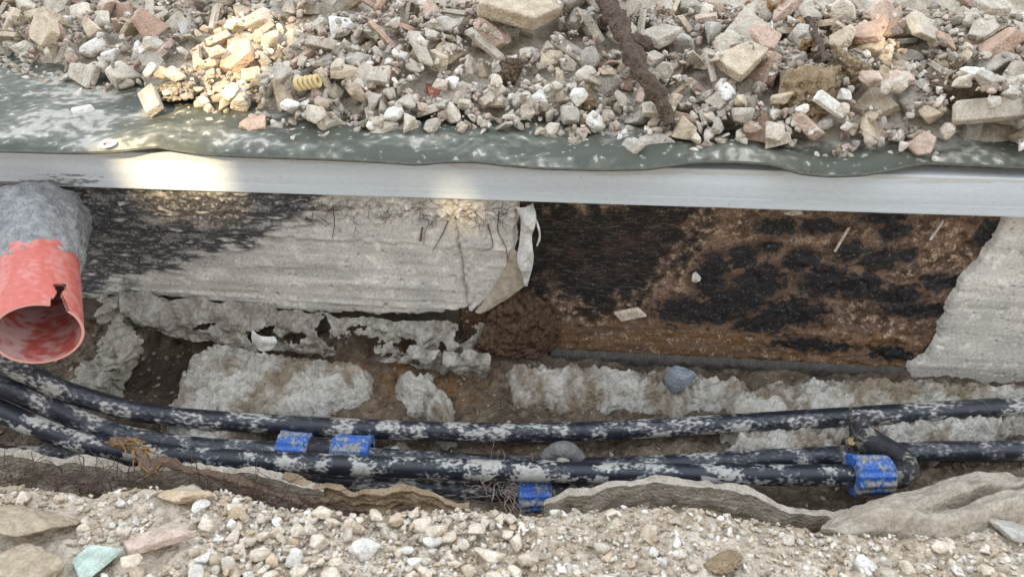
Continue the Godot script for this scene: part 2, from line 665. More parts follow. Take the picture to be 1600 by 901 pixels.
func scratch(out: PackedByteArray, w: int, h: int, i: float, j: float, r: RandomNumberGenerator, c: Color, most: float) -> void:
	var a := r.randfn() * 0.35
	var alpha := r.randf_range(0.08, most)
	for n in r.randi_range(8, 46):
		if i < 0 or j < 0 or i >= w or j >= h:
			return
		var q := (int(j) * w + int(i)) * 3
		out[q] = int(lerpf(out[q], c.r * 255.0, alpha))
		out[q + 1] = int(lerpf(out[q + 1], c.g * 255.0, alpha))
		out[q + 2] = int(lerpf(out[q + 2], c.b * 255.0, alpha))
		a += r.randfn() * 0.06
		i += cos(a)
		j += sin(a)

func smear_texture(seed_: int, under: Color, over: Color, level: float, stretch: int, w := 1024, h := 512, film := 0.16, soft := 0.0) -> ImageTexture:
	# dried mud and lime smeared over a darker surface
	var a := noise_bytes(w, h, seed_, 0.02, 5, stretch, 1, true)
	var b := noise_bytes(w, h, seed_ + 1, 0.09, 4, 2, 1, true)
	var c := noise_bytes(w, h, seed_ + 2, 0.006, 3, 1, 1, true)
	var out := PackedByteArray()
	out.resize(w * h * 3)
	for q in w * h:
		var t := (a[q] - 128.0) / 128.0 + (b[q] - 128.0) / 170.0 + (c[q] - 128.0) / 150.0
		var m := smoothstep(level - 0.06 - soft, level + 0.16 + soft, t)
		var u := under * (1.0 + (b[q] - 128.0) / (420.0 * (1.0 + 5.0 * soft)))
		u = u.lerp(over, film * smoothstep(-0.5, 0.3, t))
		var o := over * (1.0 + (b[q] - 128.0) / (600.0 * (1.0 + 5.0 * soft)))
		var k := u.lerp(o, m * 0.9)
		out[q * 3] = int(clampf(k.r, 0.0, 1.0) * 255.0)
		out[q * 3 + 1] = int(clampf(k.g, 0.0, 1.0) * 255.0)
		out[q * 3 + 2] = int(clampf(k.b, 0.0, 1.0) * 255.0)
	return picture(w, h, out)

func set_up_view() -> void:
	var pitch := deg_to_rad(40.0)
	var yaw := deg_to_rad(5.0)
	var roll := deg_to_rad(-0.9)
	cam_forward = Vector3(-sin(yaw) * cos(pitch), -sin(pitch), -cos(yaw) * cos(pitch))
	var r := cam_forward.cross(Vector3.UP).normalized()
	var u := r.cross(cam_forward)
	cam_right = r * cos(roll) + u * sin(roll)
	cam_up = u * cos(roll) - r * sin(roll)
	eye = Vector3(0, -0.31, 0) - cam_forward * 1.5
	var cam := Camera3D.new()
	cam.name = "camera"
	cam.fov = rad_to_deg(2.0 * atan(450.5 / FOCAL))
	cam.near = 0.05
	cam.far = 300.0
	cam.transform = Transform3D(Basis(cam_right, cam_up, -cam_forward), eye)
	var lens := CameraAttributesPhysical.new()
	lens.frustum_focal_length = 12.0 * FOCAL / 450.5
	lens.frustum_focus_distance = 1.52
	lens.exposure_aperture = 6.3
	lens.frustum_near = 0.05
	lens.frustum_far = 300.0
	cam.attributes = lens
	add_child(cam)
	cam.current = true
	var env := Environment.new()
	env.background_mode = Environment.BG_SKY
	var sky := Sky.new()
	var sm := ProceduralSkyMaterial.new()
	sm.sky_top_color = Color(0.8, 0.835, 0.885)
	sm.sky_horizon_color = Color(0.96, 0.95, 0.93)
	sm.sky_curve = 0.25
	sm.ground_bottom_color = Color(0.45, 0.42, 0.38)
	sm.ground_horizon_color = Color(0.7, 0.68, 0.65)
	sm.sun_angle_max = 1.0
	sky.sky_material = sm
	env.sky = sky
	env.tonemap_mode = Environment.TONE_MAPPER_LINEAR
	env.tonemap_exposure = 3.15
	env.sdfgi_enabled = true
	env.ssao_enabled = true
	env.ssil_enabled = true
	var we := WorldEnvironment.new()
	we.environment = env
	add_child(we)
	var sun := DirectionalLight3D.new()
	sun.name = "sun"
	sun.light_energy = 0.78
	sun.light_color = Color(1.0, 0.9, 0.72)
	sun.light_angular_distance = 0.53
	sun.shadow_enabled = true
	sun.basis = Basis.looking_at(-SUN, Vector3.UP)
	add_child(sun)

var SUN := Vector3(-0.12, 0.62, 0.78).normalized()   # towards the sun

func _ready() -> void:
	rng.seed = 20
	set_up_view()
	n_big = noise(5, 3.0, 3)
	n_mid = noise(6, 11.0, 4)
	n_fine = noise(8, 42.0, 4)
	toe_line = line_y([[-500, 90], [0, 110], [120, 140], [300, 172], [420, 204], [560, 216], [700, 214], [830, 216], [960, 222], [1080, 232], [1250, 250], [1400, 256], [1600, 258], [2100, 268]], 0.005)
	lip_line = line_y([[-600, 225], [0, 233], [110, 236], [170, 235], [215, 230], [245, 226], [275, 232], [330, 239], [400, 242], [520, 246], [600, 250], [652, 254], [690, 250], [740, 249], [790, 255], [850, 260], [940, 262], [1010, 261], [1050, 255], [1090, 250], [1150, 250], [1210, 254], [1250, 268], [1300, 272], [1350, 270], [1390, 263], [1440, 252], [1500, 254], [1600, 259], [2200, 272]], 0.012)
	bank_line = line_y([[-500, 740], [0, 758], [120, 772], [200, 768], [280, 760], [380, 780], [470, 800], [560, 806], [640, 802], [740, 794], [800, 806], [850, 806], [890, 794], [950, 798], [1050, 802], [1150, 810], [1250, 826], [1330, 838], [1400, 846], [1500, 836], [1600, 812], [2100, 800]], -0.335)
	make_materials()
	build_ground()
	build_wall()
	build_edging()
	build_tarpaulin()
	build_footings()
	build_red_pipe()
	build_black_pipes()
	build_fabric()
	build_roots()
	build_wall_details()
	build_rubble()
	build_gravel()
	build_shade()

func make_materials() -> void:
	var dust := mottle("dust", 40, Color(0.8, 0.79, 0.77), Color(1, 1, 1), 0.012, 0.07, 0.08)
	var grain := relief("grain", 60, 0.05, 5)
	var rough := relief("rough", 61, 0.02, 6)
	tex["dust_map"] = dust
	var tones := {
		"grey": [srgb(194, 187, 174), "lump"], "pale": [srgb(214, 204, 187), "lump"], "tan": [srgb(200, 183, 160), "lump"], "cool": [srgb(186, 181, 171), "lump"], "white": [srgb(236, 232, 224), "lump"],
		"pink": [srgb(208, 182, 164), "shard"], "clay": [srgb(192, 164, 144), "shard"], "buff": [srgb(208, 192, 168), "shard"], "stone": [srgb(198, 188, 172), "shard"], "rose": [srgb(208, 186, 170), "shard"],
		"red": [srgb(204, 128, 110), "shard"], "soil": [srgb(160, 140, 112), "clod"], "dark": [srgb(112, 98, 80), "clod"], "ash": [srgb(168, 158, 142), "clod"], "cream": [srgb(232, 218, 198), "lump"], "sand": [srgb(212, 190, 162), "lump"], "peach": [srgb(226, 192, 168), "shard"], "mint": [srgb(196, 212, 200), "shard"], "slate": [srgb(138, 146, 154), "lump"], "boulder": [srgb(188, 172, 148), "clod"],
	}
	for k in tones:
		var m := mat(tones[k][0], 0.92, dust, 3.2, rough if tones[k][1] == "clod" else grain, 1.1 if tones[k][1] == "clod" else 0.5)
		m.uv1_scale = Vector3.ONE * (2.2 if tones[k][1] == "clod" else 1.3)     # in the stone's own axes, where it is one unit wide
		m.heightmap_scale = 0.0
		m.heightmap_enabled = false
		mats[k] = m
	# fine relief in world units
	for k in tones:
		var m: StandardMaterial3D = mats[k]
		m.uv1_world_triplanar = true
		m.uv1_scale = Vector3.ONE * (7.0 if tones[k][1] == "clod" else 5.0)
		m.heightmap_enabled = true
		m.heightmap_scale = 0.8 if tones[k][1] == "clod" else 0.35
	for kind in [["lump", 16], ["shard", 12], ["bar", 5], ["clod", 7], ["chip", 8]]:
		var list := []
		for i in kind[1]:
			list.append(stone_mesh(1000 + 37 * i + kind[0].length() * 501, kind[0]))
		stone_kinds[kind[0]] = list

func ground_mat(bump_depth: float, scale := 3.0) -> StandardMaterial3D:
	var m := mat(Color.WHITE, 0.95, tex["dust_map"], scale, relief("rough", 61, 0.02, 6), bump_depth, true)
	m.vertex_color_use_as_albedo = true
	return m

func build_ground() -> void:
	# far ground, trench floor, gravel bank and the earth under the rubble
	var far := mat(srgb(150, 138, 120), 0.95, tex["dust_map"], 0.6, null, 0.0, true)
	var sheet := PlaneMesh.new()
	sheet.size = Vector2(240, 240)
	var g := structure("ground", sheet, far)
	g.position = Vector3(0, -0.64, 0)
	for s in [[560, 590, 0.10], [610, 570, 0.07], [700, 575, 0.09], [730, 600, 0.06], [660, 610, 0.05]]:
		var p := on_y(s[0], s[1], -0.53)
		rust_spots.append([p.x, p.z, s[2]])
	var n_c := noise(77, 6.0, 4)
	var wet := on_y(255, 600, -0.55)
	var soil := func(x: float, z: float, y: float) -> Color:
		var c := lin(118, 104, 88).lerp(lin(92, 80, 68), clampf(0.5 + n_c.get_noise_2d(x, z) * 1.3, 0.0, 1.0))
		c = c.lerp(lin(150, 138, 120), clampf(n_fine.get_noise_2d(x * 0.7, z) * 1.6 - 0.2, 0.0, 0.6))
		var damp := 1.0 - Vector2((x - wet.x) / 0.2, (z - wet.z) / 0.15).length() + n_mid.get_noise_2d(x * 1.5, z * 1.5) * 0.9
		c = c.lerp(lin(78, 67, 57), 0.8 * smoothstep(0.2, 0.3, damp))
		for s in rust_spots:
			var d: float = (pow(x - s[0], 2) + pow((z - s[1]) * 1.6, 2)) / (s[2] * s[2])
			c = c.lerp(lin(138, 100, 62), 0.75 * exp(-d * 1.5) * clampf(0.6 + n_mid.get_noise_2d(x, z) * 1.6, 0.0, 1.0))
		return c
	structure("trench_floor", ground_sheet(-1.7, 1.6, -0.06, 0.62, 0.005, floor_height, soil), ground_mat(1.0, 4.0))
	var pale := func(x: float, z: float, y: float) -> Color:
		var c := lin(210, 198, 180).lerp(lin(190, 175, 153), clampf(0.5 + n_c.get_noise_2d(x + 3.0, z) * 1.4, 0.0, 1.0))
		c = c.lerp(lin(216, 204, 186), clampf(n_fine.get_noise_2d(x, z) * 1.8, 0.0, 0.7))
		return c
	structure("gravel_bank", ground_sheet(-1.6, 1.6, 0.36, 1.9, 0.007, bank_height, pale), ground_mat(0.9, 5.0))
	var dusty := func(x: float, z: float, y: float) -> Color:
		return lin(204, 194, 178).lerp(lin(178, 166, 148), clampf(0.5 + n_c.get_noise_2d(x, z + 8.0) * 1.4, 0.0, 1.0))
	structure("rubble_ground", ground_sheet(-2.2, 2.2, -2.6, -0.03, 0.012, func(x: float, z: float) -> float: return heap_height(x, z) + lerpf(-0.016, 0.012, smoothstep(0.03, 0.09, z_along(toe_line, x) - z + n_mid.get_noise_2d(x * 2.0, z * 2.0) * 0.03)), dusty), ground_mat(0.8, 5.0))

func build_wall() -> void:
	var wall := base("foundation_wall", Vector3(0, -0.6, -0.3))
	tag(wall, "concrete foundation wall, partly black with tar and rust brown, under metal edging", "wall")
	var shift := -wall.position
	var core := mesh_node("core", box(Vector3(6.0, 0.56, 0.28)), mat(srgb(120, 112, 102), 0.95, tex["dust_map"], 4.0, null, 0.0, true), wall)
	core.position = shift + Vector3(0, -0.345, -0.205)
	var grain := relief("grain", 60, 0.05, 5)
	# tar-coated panel
	var x0 := -0.12
	var x1 := 1.12
	var y0 := -0.56
	var y1 := -0.04
	var pit := noise(91, 26.0, 4)
	var wave := noise(92, 5.0, 3)
	var panel := wall_sheet(x0, x1, y0, y1, 0.0045, func(x: float, y: float) -> float:
		var rag := clampf((x - 0.38) * 4.0, 0.15, 1.0)
		return -0.055 + wave.get_noise_2d(x, y) * 0.006 + pit.get_noise_2d(x, y) * 0.006 * rag - maxf(pit.get_noise_2d(x * 0.9 + 4.0, y) - 0.28, 0.0) * 0.03 * rag)
	var tm := mat_uv(tar_texture(x0, x1, y0, y1, 1240, 520), 0.62, null)
	var po := mesh_node("tar_coating", panel, tm, wall)
	po.position = shift
	po.set_meta("label", "black and rust brown tar coating, blistered and peeling")
	# board-marked concrete facing at the left
	var face := poly_z([[-700, 240], [815, 270], [812, 322], [806, 380], [800, 425], [782, 455], [752, 482], [735, 488], [700, 490], [640, 494], [560, 490], [500, 492], [440, 488], [380, 480], [300, 470], [210, 462], [165, 470], [120, 470], [-100, 470], [-700, 460]], -0.02)
	var tar := poly_z([[-700, 230], [300, 262], [505, 290], [498, 340], [430, 372], [395, 392], [330, 410], [262, 432], [205, 448], [165, 462], [120, 475], [60, 500], [-700, 520]], -0.02)
	var a1 := on_z(480, 371, -0.02)
	var a2 := on_z(713, 385, -0.02)
	var b1 := on_z(380, 463, -0.02)
	var b2 := on_z(663, 480, -0.02)
	var tilt1 := (a2.y - a1.y) / (a2.x - a1.x)
	var tilt2 := (b2.y - b1.y) / (b2.x - b1.x)
	var v1 := on_z(715, 345, -0.02)
	var v2 := on_z(735, 482, -0.02)
	var top_rough := on_z(600, 345, -0.02).y
	var fine := noise(93, 60.0, 4)
	var board := noise(94, 9.0, 3)
	var facing := func(x: float, y: float) -> float:
		var p := Vector2(x, y)
		var d := sd_poly(p, face) + fine.get_noise_2d(x * 0.5, y * 0.5) * 0.008 + pit.get_noise_2d(x, y) * 0.004
		var z := -0.02 + wave.get_noise_2d(x, y) * 0.003 + board.get_noise_2d(x * 0.12, y * 2.6) * 0.0022 + fine.get_noise_2d(x * 0.3, y) * 0.0004
		var e1 := y - (a1.y + tilt1 * (x - a1.x))
		var e2 := y - (b1.y + tilt2 * (x - b1.x))
		var hole := clampf(0.55 + board.get_noise_2d(x * 2.0, 7.0) * 1.6, 0.0, 1.0)
		z += 0.0045 * exp(-pow(e1 / 0.0045, 2)) * hole + 0.004 * exp(-pow(e2 / 0.004, 2)) * hole
		z += 0.0022 * smoothstep(0.0, 0.004, e1)
		for off in [0.047, 0.082, 0.118, 0.152]:
			z += 0.0014 * exp(-pow((e1 + off) / 0.003, 2)) * clampf(0.4 + board.get_noise_2d(x * 1.5, off * 90.0) * 2.0, 0.0, 1.0)
		var t := (y - v1.y) / (v2.y - v1.y)
		if t > -0.25 and t < 1.05:
			var e := x - lerpf(v1.x, v2.x, t) + board.get_noise_2d(3.0, y * 4.0) * 0.006
			z += -0.0075 * exp(-pow((e + 0.004) / 0.0035, 2)) + 0.006 * exp(-pow((e - 0.005) / 0.005, 2))
		if y > top_rough:
			z += (fine.get_noise_2d(x, y) * 0.006 + pit.get_noise_2d(x * 2.0, y * 2.0) * 0.007) * smoothstep(top_rough, top_rough + 0.02, y)
		z -= maxf(pit.get_noise_2d(x * 1.3 + 8.0, y * 1.3) - 0.46, 0.0) * 0.03
		if d > -0.012:
			z -= 0.06 * smoothstep(-0.004, 0.006, d) + 0.004 * smoothstep(-0.012, -0.002, d)
		return z
	var fx0 := -1.62
	var fx1 := 0.06
	var fy0 := -0.42
	var fy1 := -0.02
	var fm := mat_uv(concrete_texture("facing", fx0, fx1, fy0, fy1, 1640, 400, 410, tar, srgb(208, 202, 191), srgb(183, 178, 170)), 0.9, null)
	var fo := mesh_node("concrete_facing", wall_sheet(fx0, fx1, fy0, fy1, 0.004, facing), fm, wall)
	fo.position = shift
	fo.set_meta("label", "board-marked grey concrete facing with a black tar smear")
	# concrete facing at the right, with its broken diagonal edge
	var rf := poly_z([[2300, 300], [1574, 300], [1574, 345], [1562, 366], [1545, 392], [1530, 415], [1508, 440], [1488, 474], [1470, 512], [1462, 535], [1450, 558], [1424, 574], [1418, 590], [1424, 606], [2300, 680]], -0.038)
	var rfacing := func(x: float, y: float) -> float:
		var d := sd_poly(Vector2(x, y), rf) + fine.get_noise_2d(x * 0.7, y * 0.7) * 0.003 + pit.get_noise_2d(x * 0.7, y * 0.7) * 0.006 + wave.get_noise_2d(x * 2.0, y * 2.0) * 0.008
		var z := -0.038 + board.get_noise_2d(x * 0.15, y * 3.0) * 0.0014 + fine.get_noise_2d(x * 0.3, y) * 0.0004 - maxf(pit.get_noise_2d(x * 1.6 + 8.0, y * 1.6) - 0.42, 0.0) * 0.02
		if d > -0.012:
			z -= 0.045 * smoothstep(-0.001, 0.003, d) + 0.003 * smoothstep(-0.012, -0.002, d)
		return z
	var ro := mesh_node("concrete_facing", wall_sheet(0.7, 1.4, -0.57, -0.02, 0.003, rfacing), mat_uv(concrete_texture("right", 0.7, 1.4, -0.57, -0.02, 700, 550, 470, PackedVector2Array(), srgb(210, 205, 194), srgb(190, 186, 178)), 0.9, null), wall)
	ro.position = shift
	ro.set_meta("label", "pale concrete facing with a broken diagonal edge")
	# dark strip along the foot of the tar coating
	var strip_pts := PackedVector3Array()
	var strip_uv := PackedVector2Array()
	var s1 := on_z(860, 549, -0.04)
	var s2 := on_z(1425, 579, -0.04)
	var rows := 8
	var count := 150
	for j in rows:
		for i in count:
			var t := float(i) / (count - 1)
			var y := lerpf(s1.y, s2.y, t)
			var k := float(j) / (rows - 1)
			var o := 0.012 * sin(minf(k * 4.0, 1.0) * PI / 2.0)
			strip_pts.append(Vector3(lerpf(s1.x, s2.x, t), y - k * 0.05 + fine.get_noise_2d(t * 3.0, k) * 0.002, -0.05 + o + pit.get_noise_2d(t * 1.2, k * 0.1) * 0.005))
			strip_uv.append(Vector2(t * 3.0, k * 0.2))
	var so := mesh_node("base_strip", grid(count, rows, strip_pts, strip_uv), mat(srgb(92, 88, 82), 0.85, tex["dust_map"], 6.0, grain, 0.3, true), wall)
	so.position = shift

func build_edging() -> void:
	# aluminium edge profile: flange on the slab, tall fascia, small drip fold
	var n := base("metal_edging", Vector3(0, 0, 0))
	tag(n, "pale grey metal edge profile running along the top of the wall", "edging")
	var top := poly_z([[-800, 209], [0, 233], [540, 248.5], [1070, 266], [1600, 279], [2400, 300]], 0.0)
	var low := poly_z([[-800, 262], [0, 288], [380, 300], [800, 317], [1300, 330.5], [1600, 340], [2400, 368]], 0.0)
	var tsl := (top[4].y - top[1].y) / (top[4].x - top[1].x)
	var lsl := (low[5].y - low[1].y) / (low[5].x - low[1].x)
	var tex_e := edging_texture()
	var m := mat_uv(tex_e, 0.62, null)
	m.metallic_specular = 0.35
	var prof := [[-0.06, 0.0005, true], [-0.02, 0.0005, true], [-0.003, 0.0005, true], [-0.0008, 0.0, true], [0.0, -0.003, true], [0.0, -0.03, true], [0.0005, 0.03, false], [0.0005, 0.004, false], [-0.001, 0.0, false], [-0.006, -0.001, false], [-0.012, 0.001, false]]
	for part in [["top_flange", 0, 5], ["fascia", 4, 9], ["drip_fold", 8, 11]]:
		var pts := PackedVector3Array()
		var uvs := PackedVector2Array()
		var count := 121
		var dent := noise(55, 2.2, 2)
		for k in range(part[1], part[2]):
			for i in count:
				var x := lerpf(-2.0, 2.0, float(i) / (count - 1))
				var ty := top[1].y + tsl * (x - top[1].x)
				var ly := low[1].y + lsl * (x - low[1].x)
				var y: float = (ty if prof[k][2] else ly) + prof[k][1]
				pts.append(Vector3(x, y, prof[k][0] + dent.get_noise_2d(x, y * 3.0) * 0.0012))
				uvs.append(Vector2((x + 2.0) / 4.0, clampf((ty - y) / maxf(ty - ly, 0.01), 0.0, 1.0)))
		mesh_node(part[0], grid(count, part[2] - part[1], pts, uvs), m, n)
func edging_texture() -> ImageTexture:
	# painted metal: faint brushed tone, scuffs along the upper edge, dirt scraped on at the left end
	var w := 2000
	var h := 100
	var a := noise_bytes(w, h, 520, 0.02, 3, 16, 1)
	var b := noise_bytes(w, h, 521, 0.2, 3, 2, 1)
	var c := noise_bytes(w, h, 522, 0.03, 4, 4, 1)
	var out := PackedByteArray()
	out.resize(w * h * 3)
	var dirt0 := (on_z(-40, 285, 0.0).x + 2.0) / 4.0
	var dirt1 := (on_z(165, 285, 0.0).x + 2.0) / 4.0
	for j in h:
		for i in w:
			var q := j * w + i
			var k := 1.0 + (a[q] - 128.0) / 2600.0 + (b[q] - 128.0) / 3400.0
			var col := srgb(202, 209, 213) * k
			var v := float(j) / h
			var u := float(i) / w
			if v < 0.1 + (c[q] - 128.0) / 900.0:
				col = col.lerp(srgb(186, 182, 172), 0.5 + (b[q] - 128.0) / 400.0)
			if b[q] > 214 and c[q] > 135:
				col = col.lerp(srgb(142, 128, 110), 0.5)
			if absf(v - 0.74) < 0.02 and c[q] > 118:
				col = col.lerp(srgb(222, 224, 224), 0.6)
			if u > dirt0 and u < dirt1 and v > 0.62:
				var t := (c[q] - 128.0) / 60.0 + (b[q] - 128.0) / 160.0 + (v - 0.86) * 4.0
				col = col.lerp(srgb(112, 108, 102), smoothstep(0.1, 0.5, t) * 0.8)
			out[q * 3] = int(clampf(col.r, 0.0, 1.0) * 255.0)
			out[q * 3 + 1] = int(clampf(col.g, 0.0, 1.0) * 255.0)
			out[q * 3 + 2] = int(clampf(col.b, 0.0, 1.0) * 255.0)
	return picture(w, h, out)

func tarp_texture() -> ImageTexture:
	var w := 1600
	var h := 400
	var a := noise_bytes(w, h, 610, 0.012, 5, 2, 1)
	var b := noise_bytes(w, h, 611, 0.07, 4)
	var out := PackedByteArray()
	out.resize(w * h * 3)
	for j in h:
		for i in w:
			var q := j * w + i
			var weave := 1.0 + (0.06 if ((i / 2 + j / 2) % 2 == 0) else -0.06)
			var t := (a[q] - 128.0) / 100.0 + (b[q] - 128.0) / 200.0
			var c := srgb(76, 78, 68) * weave
			c = c.lerp(srgb(138, 137, 127), clampf(0.32 + t * 0.8, 0.0, 0.85))
			c = c.lerp(srgb(178, 173, 162), smoothstep(0.2, 0.6, t) * 0.6)
			if b[q] > 196:
				c = c.lerp(srgb(196, 190, 178), 0.6)
			out[q * 3] = int(clampf(c.r, 0.0, 1.0) * 255.0)
			out[q * 3 + 1] = int(clampf(c.g, 0.0, 1.0) * 255.0)
			out[q * 3 + 2] = int(clampf(c.b, 0.0, 1.0) * 255.0)
	return picture(w, h, out)

func build_tarpaulin() -> void:
	var n := base("tarpaulin", Vector3(0, 0, -0.1))
	tag(n, "dusty grey green tarpaulin under the rubble, its edge on the metal edging", "tarpaulin")
	var nu := 420
	var nv := 60
	var pts := PackedVector3Array()
	var uvs := PackedVector2Array()
	var wave := noise(620, 4.5, 3)
	for j in nv:
		var v := float(j) / (nv - 1)
		for i in nu:
			var x := lerpf(-1.7, 1.7, float(i) / (nu - 1))
			var front := z_along(lip_line, x) * 0.5 + (z_along(lip_line, x - 0.012) + z_along(lip_line, x + 0.012)) * 0.25
			var z := front - v * 0.62
			var back := front - z
			var lift := maxf(front - 0.0, 0.0) * 0.3
			var y := 0.011 + (0.007 + wave.get_noise_2d(x * 1.3, z * 1.2) * 0.016 + wave.get_noise_2d(x * 4.0, z * 2.0) * 0.004) * smoothstep(0.0, 0.03, back) * exp(-back * 4.0)
			y = maxf(y, 0.006)
			y += maxf(heap_height(x, z) - 0.012, 0.0)
			y -= 0.006 * exp(-back / 0.004) - lift * 0.0
			pts.append(Vector3(x, y, z) - n.position)
			uvs.append(Vector2((x + 1.7) / 3.4, v * 0.9))
	var tm := mat_uv(tarp_texture(), 0.6, null)
	var sheet := mesh_node("sheet", grid(nu, nv, pts, uvs), tm, n)
	# rolled hem along the front edge
	var hem := PackedVector3Array()
	for i in 300:
		var x := lerpf(-1.7, 1.7, float(i) / 299.0)
		var front := z_along(lip_line, x) * 0.5 + (z_along(lip_line, x - 0.012) + z_along(lip_line, x + 0.012)) * 0.25
		hem.append(Vector3(x, 0.0085, front + 0.001) - n.position)
	mesh_node("hem", tube(hem, func(t): return 0.0028, 8), mat(srgb(92, 94, 84), 0.6, tex["dust_map"], 8.0, null, 0.0, true), n)
	var ring := TorusMesh.new()
	ring.inner_radius = 0.008
	ring.outer_radius = 0.016
	ring.rings = 28
	ring.ring_segments = 10
	var e := mesh_node("eyelet", ring, mat(srgb(208, 210, 212), 0.4), sheet)
	var at := on_y(168, 224, 0.02)
	e.position = at - n.position
	e.scale = Vector3(1, 0.5, 1)

# a rough mass with a top that falls away past its outline (seen from above)
func mass(outline: PackedVector2Array, step: float, top: Callable, ragged: float, seed_: int, tint: Callable) -> ArrayMesh:
	var lo := outline[0]
	var hi := outline[0]
	for p in outline:
		lo = lo.min(p)
		hi = hi.max(p)
	lo -= Vector2(0.03, 0.03)
	hi += Vector2(0.03, 0.03)
	var rag := noise(seed_, 18.0, 4)
	var nu := int((hi.x - lo.x) / step) + 1
	var nv := int((hi.y - lo.y) / step) + 1
	var pts := PackedVector3Array()
	var cols := PackedColorArray()
	var keep := PackedByteArray()
	var deep := PackedByteArray()
	pts.resize(nu * nv)
	cols.resize(nu * nv)
	keep.resize(nu * nv)
	deep.resize(nu * nv)
	for j in nv:
		for i in nu:
			var p := Vector2(lo.x + i * step, lo.y + j * step)
			var d := sd_poly(p, outline) + rag.get_noise_2d(p.x, p.y) * ragged
			var y: float = top.call(p.x, p.y)
			y -= 0.05 * smoothstep(-0.022, 0.018, d) + 0.1 * smoothstep(0.012, 0.03, d)
			pts[j * nu + i] = Vector3(p.x, y, p.y)
			cols[j * nu + i] = tint.call(p.x, p.y)
			deep[j * nu + i] = 1 if d > 0.026 else 0
	for j in nv - 1:
		for i in nu - 1:
			var q := j * nu + i
			keep[q] = 0 if deep[q] and deep[q + 1] and deep[q + nu] else 1
	return grid(nu, nv, pts, PackedVector2Array(), cols, keep)

func build_footings() -> void:
	var lumps := noise(701, 16.0, 5)
	lumps.fractal_gain = 0.55
	var billow := noise(702, 20.0, 3, FastNoiseLite.TYPE_CELLULAR)
	billow.cellular_return_type = FastNoiseLite.RETURN_DISTANCE
	var crumb := noise(704, 62.0, 2, FastNoiseLite.TYPE_CELLULAR)
	crumb.cellular_return_type = FastNoiseLite.RETURN_DISTANCE
	var plate := noise(705, 30.0, 1, FastNoiseLite.TYPE_CELLULAR)
	plate.cellular_return_type = FastNoiseLite.RETURN_CELL_VALUE
	var stain := noise(703, 7.0, 4)
	var m := ground_mat(0.7, 5.0)
	var tint := func(x: float, z: float) -> Color:
		return lin(198, 194, 185).lerp(lin(146, 133, 115), clampf(0.32 + stain.get_noise_2d(x, z) * 1.8 + n_fine.get_noise_2d(x, z) * 0.6, 0.0, 1.0))
	var knobs := func(x: float, z: float) -> float:
		return lumps.get_noise_2d(x, z) * 0.016 + plate.get_noise_2d(x + lumps.get_noise_2d(x, z) * 0.03, z) * 0.006 - (billow.get_noise_2d(x, z) + 0.6) * 0.008 - (crumb.get_noise_2d(x + lumps.get_noise_2d(x * 2.0, z) * 0.01, z) + 0.6) * 0.012 + n_fine.get_noise_2d(x * 1.6, z * 1.6) * 0.006
	var defs := [
		["footing_block", [[300, 548], [345, 536], [420, 548], [520, 560], [566, 570], [560, 592], [520, 612], [470, 622], [430, 640], [400, 650], [330, 690], [290, 720], [225, 690], [240, 650], [270, 600]], -0.49, 0.12, "large pale grey concrete block beside the red pipe, under the back black pipe", "concrete block"],
		["footing_ridge", [[800, 566], [880, 570], [960, 572], [1010, 580], [1060, 572], [1120, 584], [1168, 588], [1160, 604], [1110, 616], [1050, 622], [1030, 614], [980, 608], [930, 612], [870, 606], [815, 598]], -0.505, 0.1, "narrow ridge of crumbly white mortar at the foot of the brown wall", "mortar"],
		["footing_slab", [[1150, 612], [1200, 594], [1290, 588], [1420, 590], [1600, 598], [1900, 606], [1900, 660], [1600, 650], [1560, 662], [1480, 690], [1400, 700], [1300, 704], [1180, 708], [1142, 690], [1144, 640]], -0.51, 0.1, "broad white mortar slab below the pale concrete, behind the black pipes", "mortar"],
		["mortar_lump", [[628, 580], [660, 574], [680, 590], [690, 610], [700, 640], [704, 668], [690, 672], [684, 640], [672, 614], [640, 612], [624, 600]], -0.512, 0.03, "small white mortar lump trailing down the soil, above the back black pipe", "mortar"],
		["mortar_lump", [[600, 690], [626, 688], [640, 712], [620, 720], [604, 712]], -0.53, 0.02, "small grey mortar lump between two black pipes", "mortar"],
	]
	for d in defs:
		var o := poly_y(d[1], d[2])
		var level: float = d[2]
		var zmin := 9.0
		for p in o:
			zmin = minf(zmin, p.y)
		var slope: float = d[3]
		var mesh := mass(o, 0.003, func(x: float, z: float) -> float: return level + 0.012 + knobs.call(x, z) - (z - zmin) * slope, 0.016, 710 + d[1].size(), tint)
		tag(mesh_node(d[0], mesh, m), d[4], d[5])
	# mortar hanging from the wall beside the red pipe
	var p := PackedVector3Array([on_z(172, 462, 0.0), on_z(178, 490, 0.012), on_z(190, 520, 0.03), on_y(186, 556, -0.44), on_y(160, 590, -0.52), on_y(135, 630, -0.57)])
	var t := tube(curve(p, 0.006), func(t: float) -> float: return lerpf(0.022, 0.05, t) * (0.8 + 0.25 * sin(t * 17.0)), 40, 0.03, 720)
	tag(mesh_node("mortar_lump", t, mat(srgb(176, 170, 158), 0.95, tex["dust_map"], 5.0, relief("rough", 61, 0.02, 6), 0.8, true)), "grey mortar hanging down the wall beside the red pipe", "mortar")

